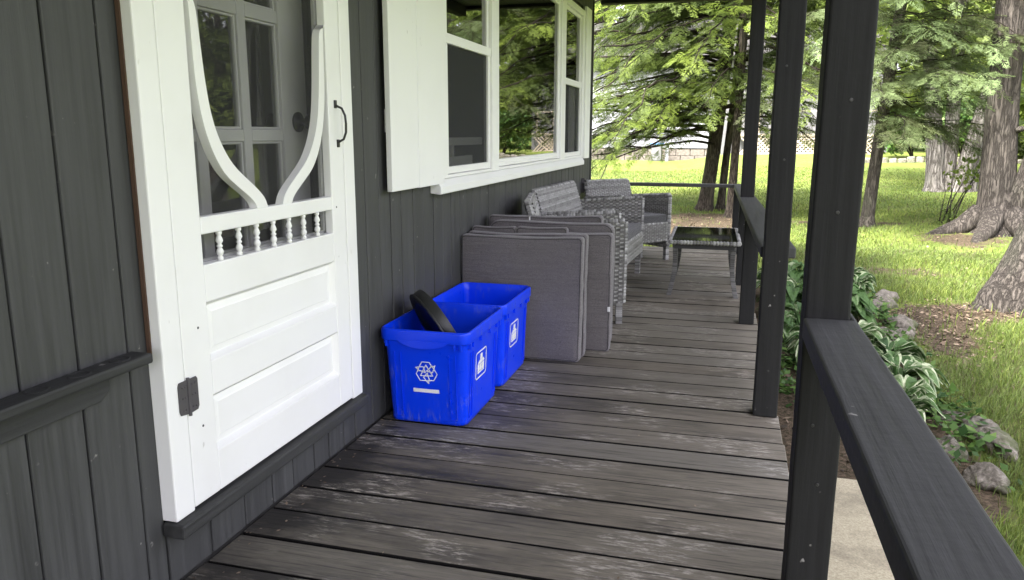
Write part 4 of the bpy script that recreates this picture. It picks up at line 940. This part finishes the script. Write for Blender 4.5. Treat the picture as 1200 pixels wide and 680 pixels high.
# ------------------------------------------------------------------ garden bed
def rock(x, y, s, label, seed, rz=0):
    import bmesh
    bm = bmesh.new(); bmesh.ops.create_icosphere(bm, subdivisions=4, radius=1.)
    for v in bm.verts:
        p = v.co.copy(); q = Vector((seed*5.1, seed*1.7, seed))
        ax = 1.0
        for k in range(14):
            rr = random.Random(seed*31+k); n_ = Vector((rr.gauss(0, 1), rr.gauss(0, 1), rr.gauss(0, 1))).normalized(); d_ = p.dot(n_)-rr.uniform(.42, .7)
            if d_ > 0: p -= n_*d_*.9
        p += v.co*(.14*mnoise.noise(p*1.6+q) + .12*mnoise.noise(p*5+q) + .06*mnoise.noise(p*12+q)); v.co = Vector((p.x*s[0], p.y*s[1], p.z*s[2]))
    me = bpy.data.meshes.new('rock'); bm.to_mesh(me); bm.free(); me.materials.append(M['rock']); me.polygons.foreach_set('use_smooth', [True]*len(me.polygons))
    o = bpy.data.objects.new('rock', me); COL.objects.link(o); o.location = (x, y, ground_at(x, y)+s[2]*.18); o.rotation_euler = (0, 0, rz); return tag(o, label, 'rock', 'rocks edging the hosta bed')
rock(1.28, 4.18, (.13, .30, .10), 'long pale rock nearest the viewer on the grass side of the bed', 1, R(6))
rock(1.08, 3.92, (.11, .16, .09), 'low rock beside the long pale rock, tight against the hand rail view', 2, R(-8))
rock(1.12, 4.62, (.10, .17, .10), 'small rock half under the striped hosta leaves', 3, R(10))
rock(1.36, 6.55, (.19, .17, .12), 'broad flat-topped rock at the edge of the bare soil', 4, R(20))
rock(1.27, 7.02, (.17, .2, .13), 'rounded rock behind the broad flat-topped one', 5, R(-15))
rock(1.22, 6.05, (.13, .16, .11), 'darker rock below the broad flat-topped one', 6, R(35))
rock(1.25, 5.55, (.11, .17, .08), 'low slab rock between the darker rock and the striped hostas', 7, R(5))
rock(1.19, 5.2, (.12, .15, .09), 'rock under the tips of the second striped hosta', 9, R(-20))
rock(1.33, 6.25, (.12, .12, .09), 'small rock against the darker one, on the soil side', 10, R(50))
rock(1.22, 4.42, (.08, .12, .08), 'small dark rock wedged behind the long pale rock', 11, R(30))
rock(1.15, 3.62, (.09, .15, .08), 'rock in the grass nearest the concrete pad', 12, R(12))
rock(1.38, 7.28, (.12, .12, .10), 'small rock between the rounded rock and the farthest one', 13, R(12))
rock(1.42, 7.55, (.13, .16, .10), 'farthest rock of the row, tucked behind green leaves', 8, R(5))
def hosta(x, y, size, n, label, stripe, seed, hgt=.25, kind='hosta_plant'):
    size *= .82; n = int(n*1.35)
    r = np.random.default_rng(seed); g = ground_at(x, y); Q = []; T = []
    root = empty(kind, (x, y, g), label, 'plant', group='leafy plants in the bed beside the porch')
    for i in range(n):
        az = r.uniform(0, 2*PI); out = size*r.uniform(.25, 1.); L = size*r.uniform(.55, .9); wd = L*r.uniform(.23, .32); rise = hgt*r.uniform(.55, 1.15)*(1.25-out/size*.5)
        h = np.array([math.cos(az), math.sin(az), 0]); s_ = np.array([-h[1], h[0], 0]); b0 = np.array([x, y, g+.02]) + h*out*.35 + np.array([0, 0, rise*.75])
        base_t = .38+r.normal(0, .1); rows = 7; prev = None
        for k in range(rows+1):
            t = k/rows; c = b0 + h*L*t*1.0 + np.array([0, 0, rise*.35*t - L*.75*t**2.3]); ww = wd*math.sin(PI*min(1, (t*.93+.05)))**.75
            pts = [c + s_*ww*u + np.array([0, 0, abs(u)*ww*.38 + .006*math.sin(9*t+3*u)]) for u in (-1, -.72, -.35, 0, .35, .72, 1)]
            if prev is not None:
                for j in range(6):
                    Q.append([prev[j], prev[j+1], pts[j+1], pts[j]]); e = j in (0, 5)
                    T.append((r.uniform(.62, .9) if stripe and e else base_t + (.08 if j in (1, 4) else 0)) + (.25 if stripe == 2 and j in (2, 3) else 0) + r.normal(0, .03))
            prev = pts
        st_ = np.array([x, y, g]) ; Q.append([st_-s_*.005, st_+s_*.005, b0+s_*.005, b0-s_*.005]); T.append(.3)
    quads_obj('foliage', np.array(Q), np.array(T), 'hosta', root, world=True); return root
hl = [(.98, 4.62, .30, 30, 'white-edged hosta spilling over the small rock nearest the viewer', 1), (1.0, 5.02, .30, 30, 'white-edged hosta with two upright leaves, second from the viewer', 1), (.92, 4.18, .22, 18, 'small white-edged hosta beside the long pale rock', 1), (.86, 5.45, .27, 24, 'white-edged hosta just beyond the two-leaf one, close to the porch', 1),
      (.62, 5.25, .26, 18, 'long drooping pale-edged hosta leaves seen low between two posts', 1), (.60, 6.1, .28, 34, 'dense green plant seen between the middle and near posts', 0), (.55, 6.75, .30, 36, 'green leafy plant beside the far rail end', 0), (.95, 6.6, .30, 38, 'dense green plant hugging the near post, behind the bed rocks', 0), (.95, 7.2, .30, 38, 'green plant at the back of the bed behind the near post', 0), (1.12, 7.9, .30, 34, 'pale-edged plant at the far end of the bed', 1), (.75, 8.0, .32, 34, 'green clump at the far end of the bed by the porch corner', 0), (.45, 7.5, .26, 26, 'pale-edged plant against the porch edge near the far end', 1), (1.14, 7.35, .22, 26, 'light striped plant above the rounded rock', 1), (.42, 5.8, .2, 18, 'small green plant tight against the deck edge', 0)]
for i, (x, y, s, n, lb, stp) in enumerate(hl): hosta(x, y, s, n, lb, stp, 100+i)

# ------------------------------------------------------------------ grass, litter
def blades(n, xr, yr, h, wd, thin=1., bias=0.):
    x = RNG.uniform(*xr, n); y = RNG.uniform(*yr, n)
    patch = np.array([mnoise.noise(Vector((a*.9, c*.9, 3.3))) + .5*mnoise.noise(Vector((a*3.1, c*3.1, 1.3))) for a, c in zip(x, y)])
    s = soilness(x, y) + np.clip(-.2-patch, 0, 1)*.35
    keep = (RNG.uniform(0, 1, n) > np.clip(s*1.5, 0, .955)) & ~((x < .33) & (y < 8.15)) & ~((x > .25) & (x < 1.0) & (y < 3.45))
    x, y, patch = x[keep], y[keep], patch[keep]; n = len(x); z = gz(x, y)-.005
    az = RNG.uniform(0, 2*PI, n); hh = h*RNG.uniform(.45, 1.25, n)*(1+.5*np.clip(patch, -.6, .8)); ln = hh*RNG.uniform(.2, .9, n)
    d = np.stack([np.cos(az), np.sin(az), np.zeros(n)], 1); sdv = np.stack([-np.sin(az+.6), np.cos(az+.6), np.zeros(n)], 1)*wd*RNG.uniform(.6, 1.3, n)[:, None]
    p0 = np.stack([x, y, z], 1); p1 = p0 + d*(ln*.4)[:, None] + np.array([0, 0, 1])*(hh*.65)[:, None]; p2 = p0 + d*ln[:, None] + np.array([0, 0, 1])*hh[:, None]
    Q = np.concatenate([np.stack([p0-sdv, p0+sdv, p1+sdv*.8, p1-sdv*.8], 1), np.stack([p1-sdv*.8, p1+sdv*.8, p2+sdv*.1, p2-sdv*.1], 1)])
    tt = np.clip(.52+.28*patch+RNG.normal(0, .14, n)+bias, 0, 1); tt[RNG.uniform(0, 1, n) < .09] = .03
    return Q, np.concatenate([tt, tt])
S = [blades(100000, (.9, 3.6), (2.0, 6.6), .065, .0024), blades(70000, (.6, 5.2), (6.6, 11), .055, .0032), blades(60000, (-3, 7), (8.2, 16), .05, .005), blades(60000, (-6, 11), (15, 28), .05, .009, bias=.08)]
tag(quads_obj('grass', np.concatenate([a for a, _ in S]), np.concatenate([c for _, c in S]), 'grass'), 'short grass blades over the lawn', 'grass', kind='stuff')
n = 14000; x = RNG.uniform(.3, 4.4, n); y = RNG.uniform(3.5, 14, n); m_ = (x < 0.4)*1; x[:1800] = RNG.uniform(-1.6, .8, 1800); y[:1800] = RNG.uniform(11, 15.5, 1800); x[1800:6500] = RNG.uniform(1.1, 2.6, 4700); y[1800:6500] = RNG.uniform(5, 8, 4700)
keep = (RNG.uniform(0, 1, n) < .05+soilness(x, y)*.95) & ~((x < 1.0) & (y < 3.45)) & ~((x < .33) & (y < 8.15)); x, y = x[keep], y[keep]; n = len(x)
A = np.stack([x, y, gz(x, y)+RNG.uniform(.003, .02, n)], 1); dd = RNG.normal(0, 1, (n, 3)); dd[:, 2] *= .3; dd /= np.linalg.norm(dd, axis=1, keepdims=True); up = RNG.normal(0, .4, (n, 3)); up[:, 2] += 1
sz = RNG.uniform(.012, .05, n); tag(quads_obj('leaf_litter', quads_from_segments(A, A+dd*sz[:, None], sz*RNG.uniform(.15, .4, n), up), np.clip(RNG.normal(.5, .25, n), 0, 1), 'litter'), 'dry leaves and twigs scattered over the bare soil', 'leaf litter', kind='stuff')
# low growth between the hostas
def low_cover(n, xr, yr):
    x = RNG.uniform(*xr, n); y = RNG.uniform(*yr, n); k = np.array([mnoise.noise(Vector((a*2.6, c*2.6, 8.))) for a, c in zip(x, y)]) > -.12; x, y = x[k], y[k]; n = len(x)
    p = np.stack([x, y, gz(x, y)+RNG.uniform(.01, .13, n)], 1); d = RNG.normal(0, 1, (n, 3)); d[:, 2] *= .5; d /= np.linalg.norm(d, axis=1, keepdims=True); up = RNG.normal(0, .4, (n, 3)); up[:, 2] += 1
    sz = RNG.uniform(.03, .075, n); return quads_from_segments(p, p+d*sz[:, None], sz*.3, up), np.clip(RNG.normal(.45, .2, n), 0, 1)
a_, t_ = low_cover(5200, (.36, 1.3), (4.4, 8.3)); a2, t2 = low_cover(420, (1.0, 1.3), (3.5, 4.6))
tag(quads_obj('ground_cover', np.concatenate([a_, a2]), np.concatenate([t_, t2]), 'shrub'), 'low green growth between the hostas and rocks', 'ground cover', kind='stuff')
# grit and flaked paint on the boards
n = 150; x = np.concatenate([W + .015 + np.abs(RNG.normal(0, .05, 70)), RNG.uniform(-1.25, .2, n-70)]); y = np.concatenate([RNG.uniform(1.4, 3.2, 70), RNG.uniform(1.4, 6, n-70)])
p = np.stack([x, y, np.full(n, .0045)], 1); a = RNG.uniform(0, 2*PI, n); d = np.stack([np.cos(a), np.sin(a), RNG.uniform(-.1, .3, n)], 1); sz = RNG.uniform(.004, .016, n)
tag(quads_obj('grit', quads_from_segments(p, p+d*sz[:, None], sz*.3, np.tile([0, 0, 1.], (n, 1))), np.clip(RNG.normal(.75, .25, n), 0, 1), 'litter'), 'tiny paint flakes and grit lying on the porch boards', 'grit', kind='stuff')
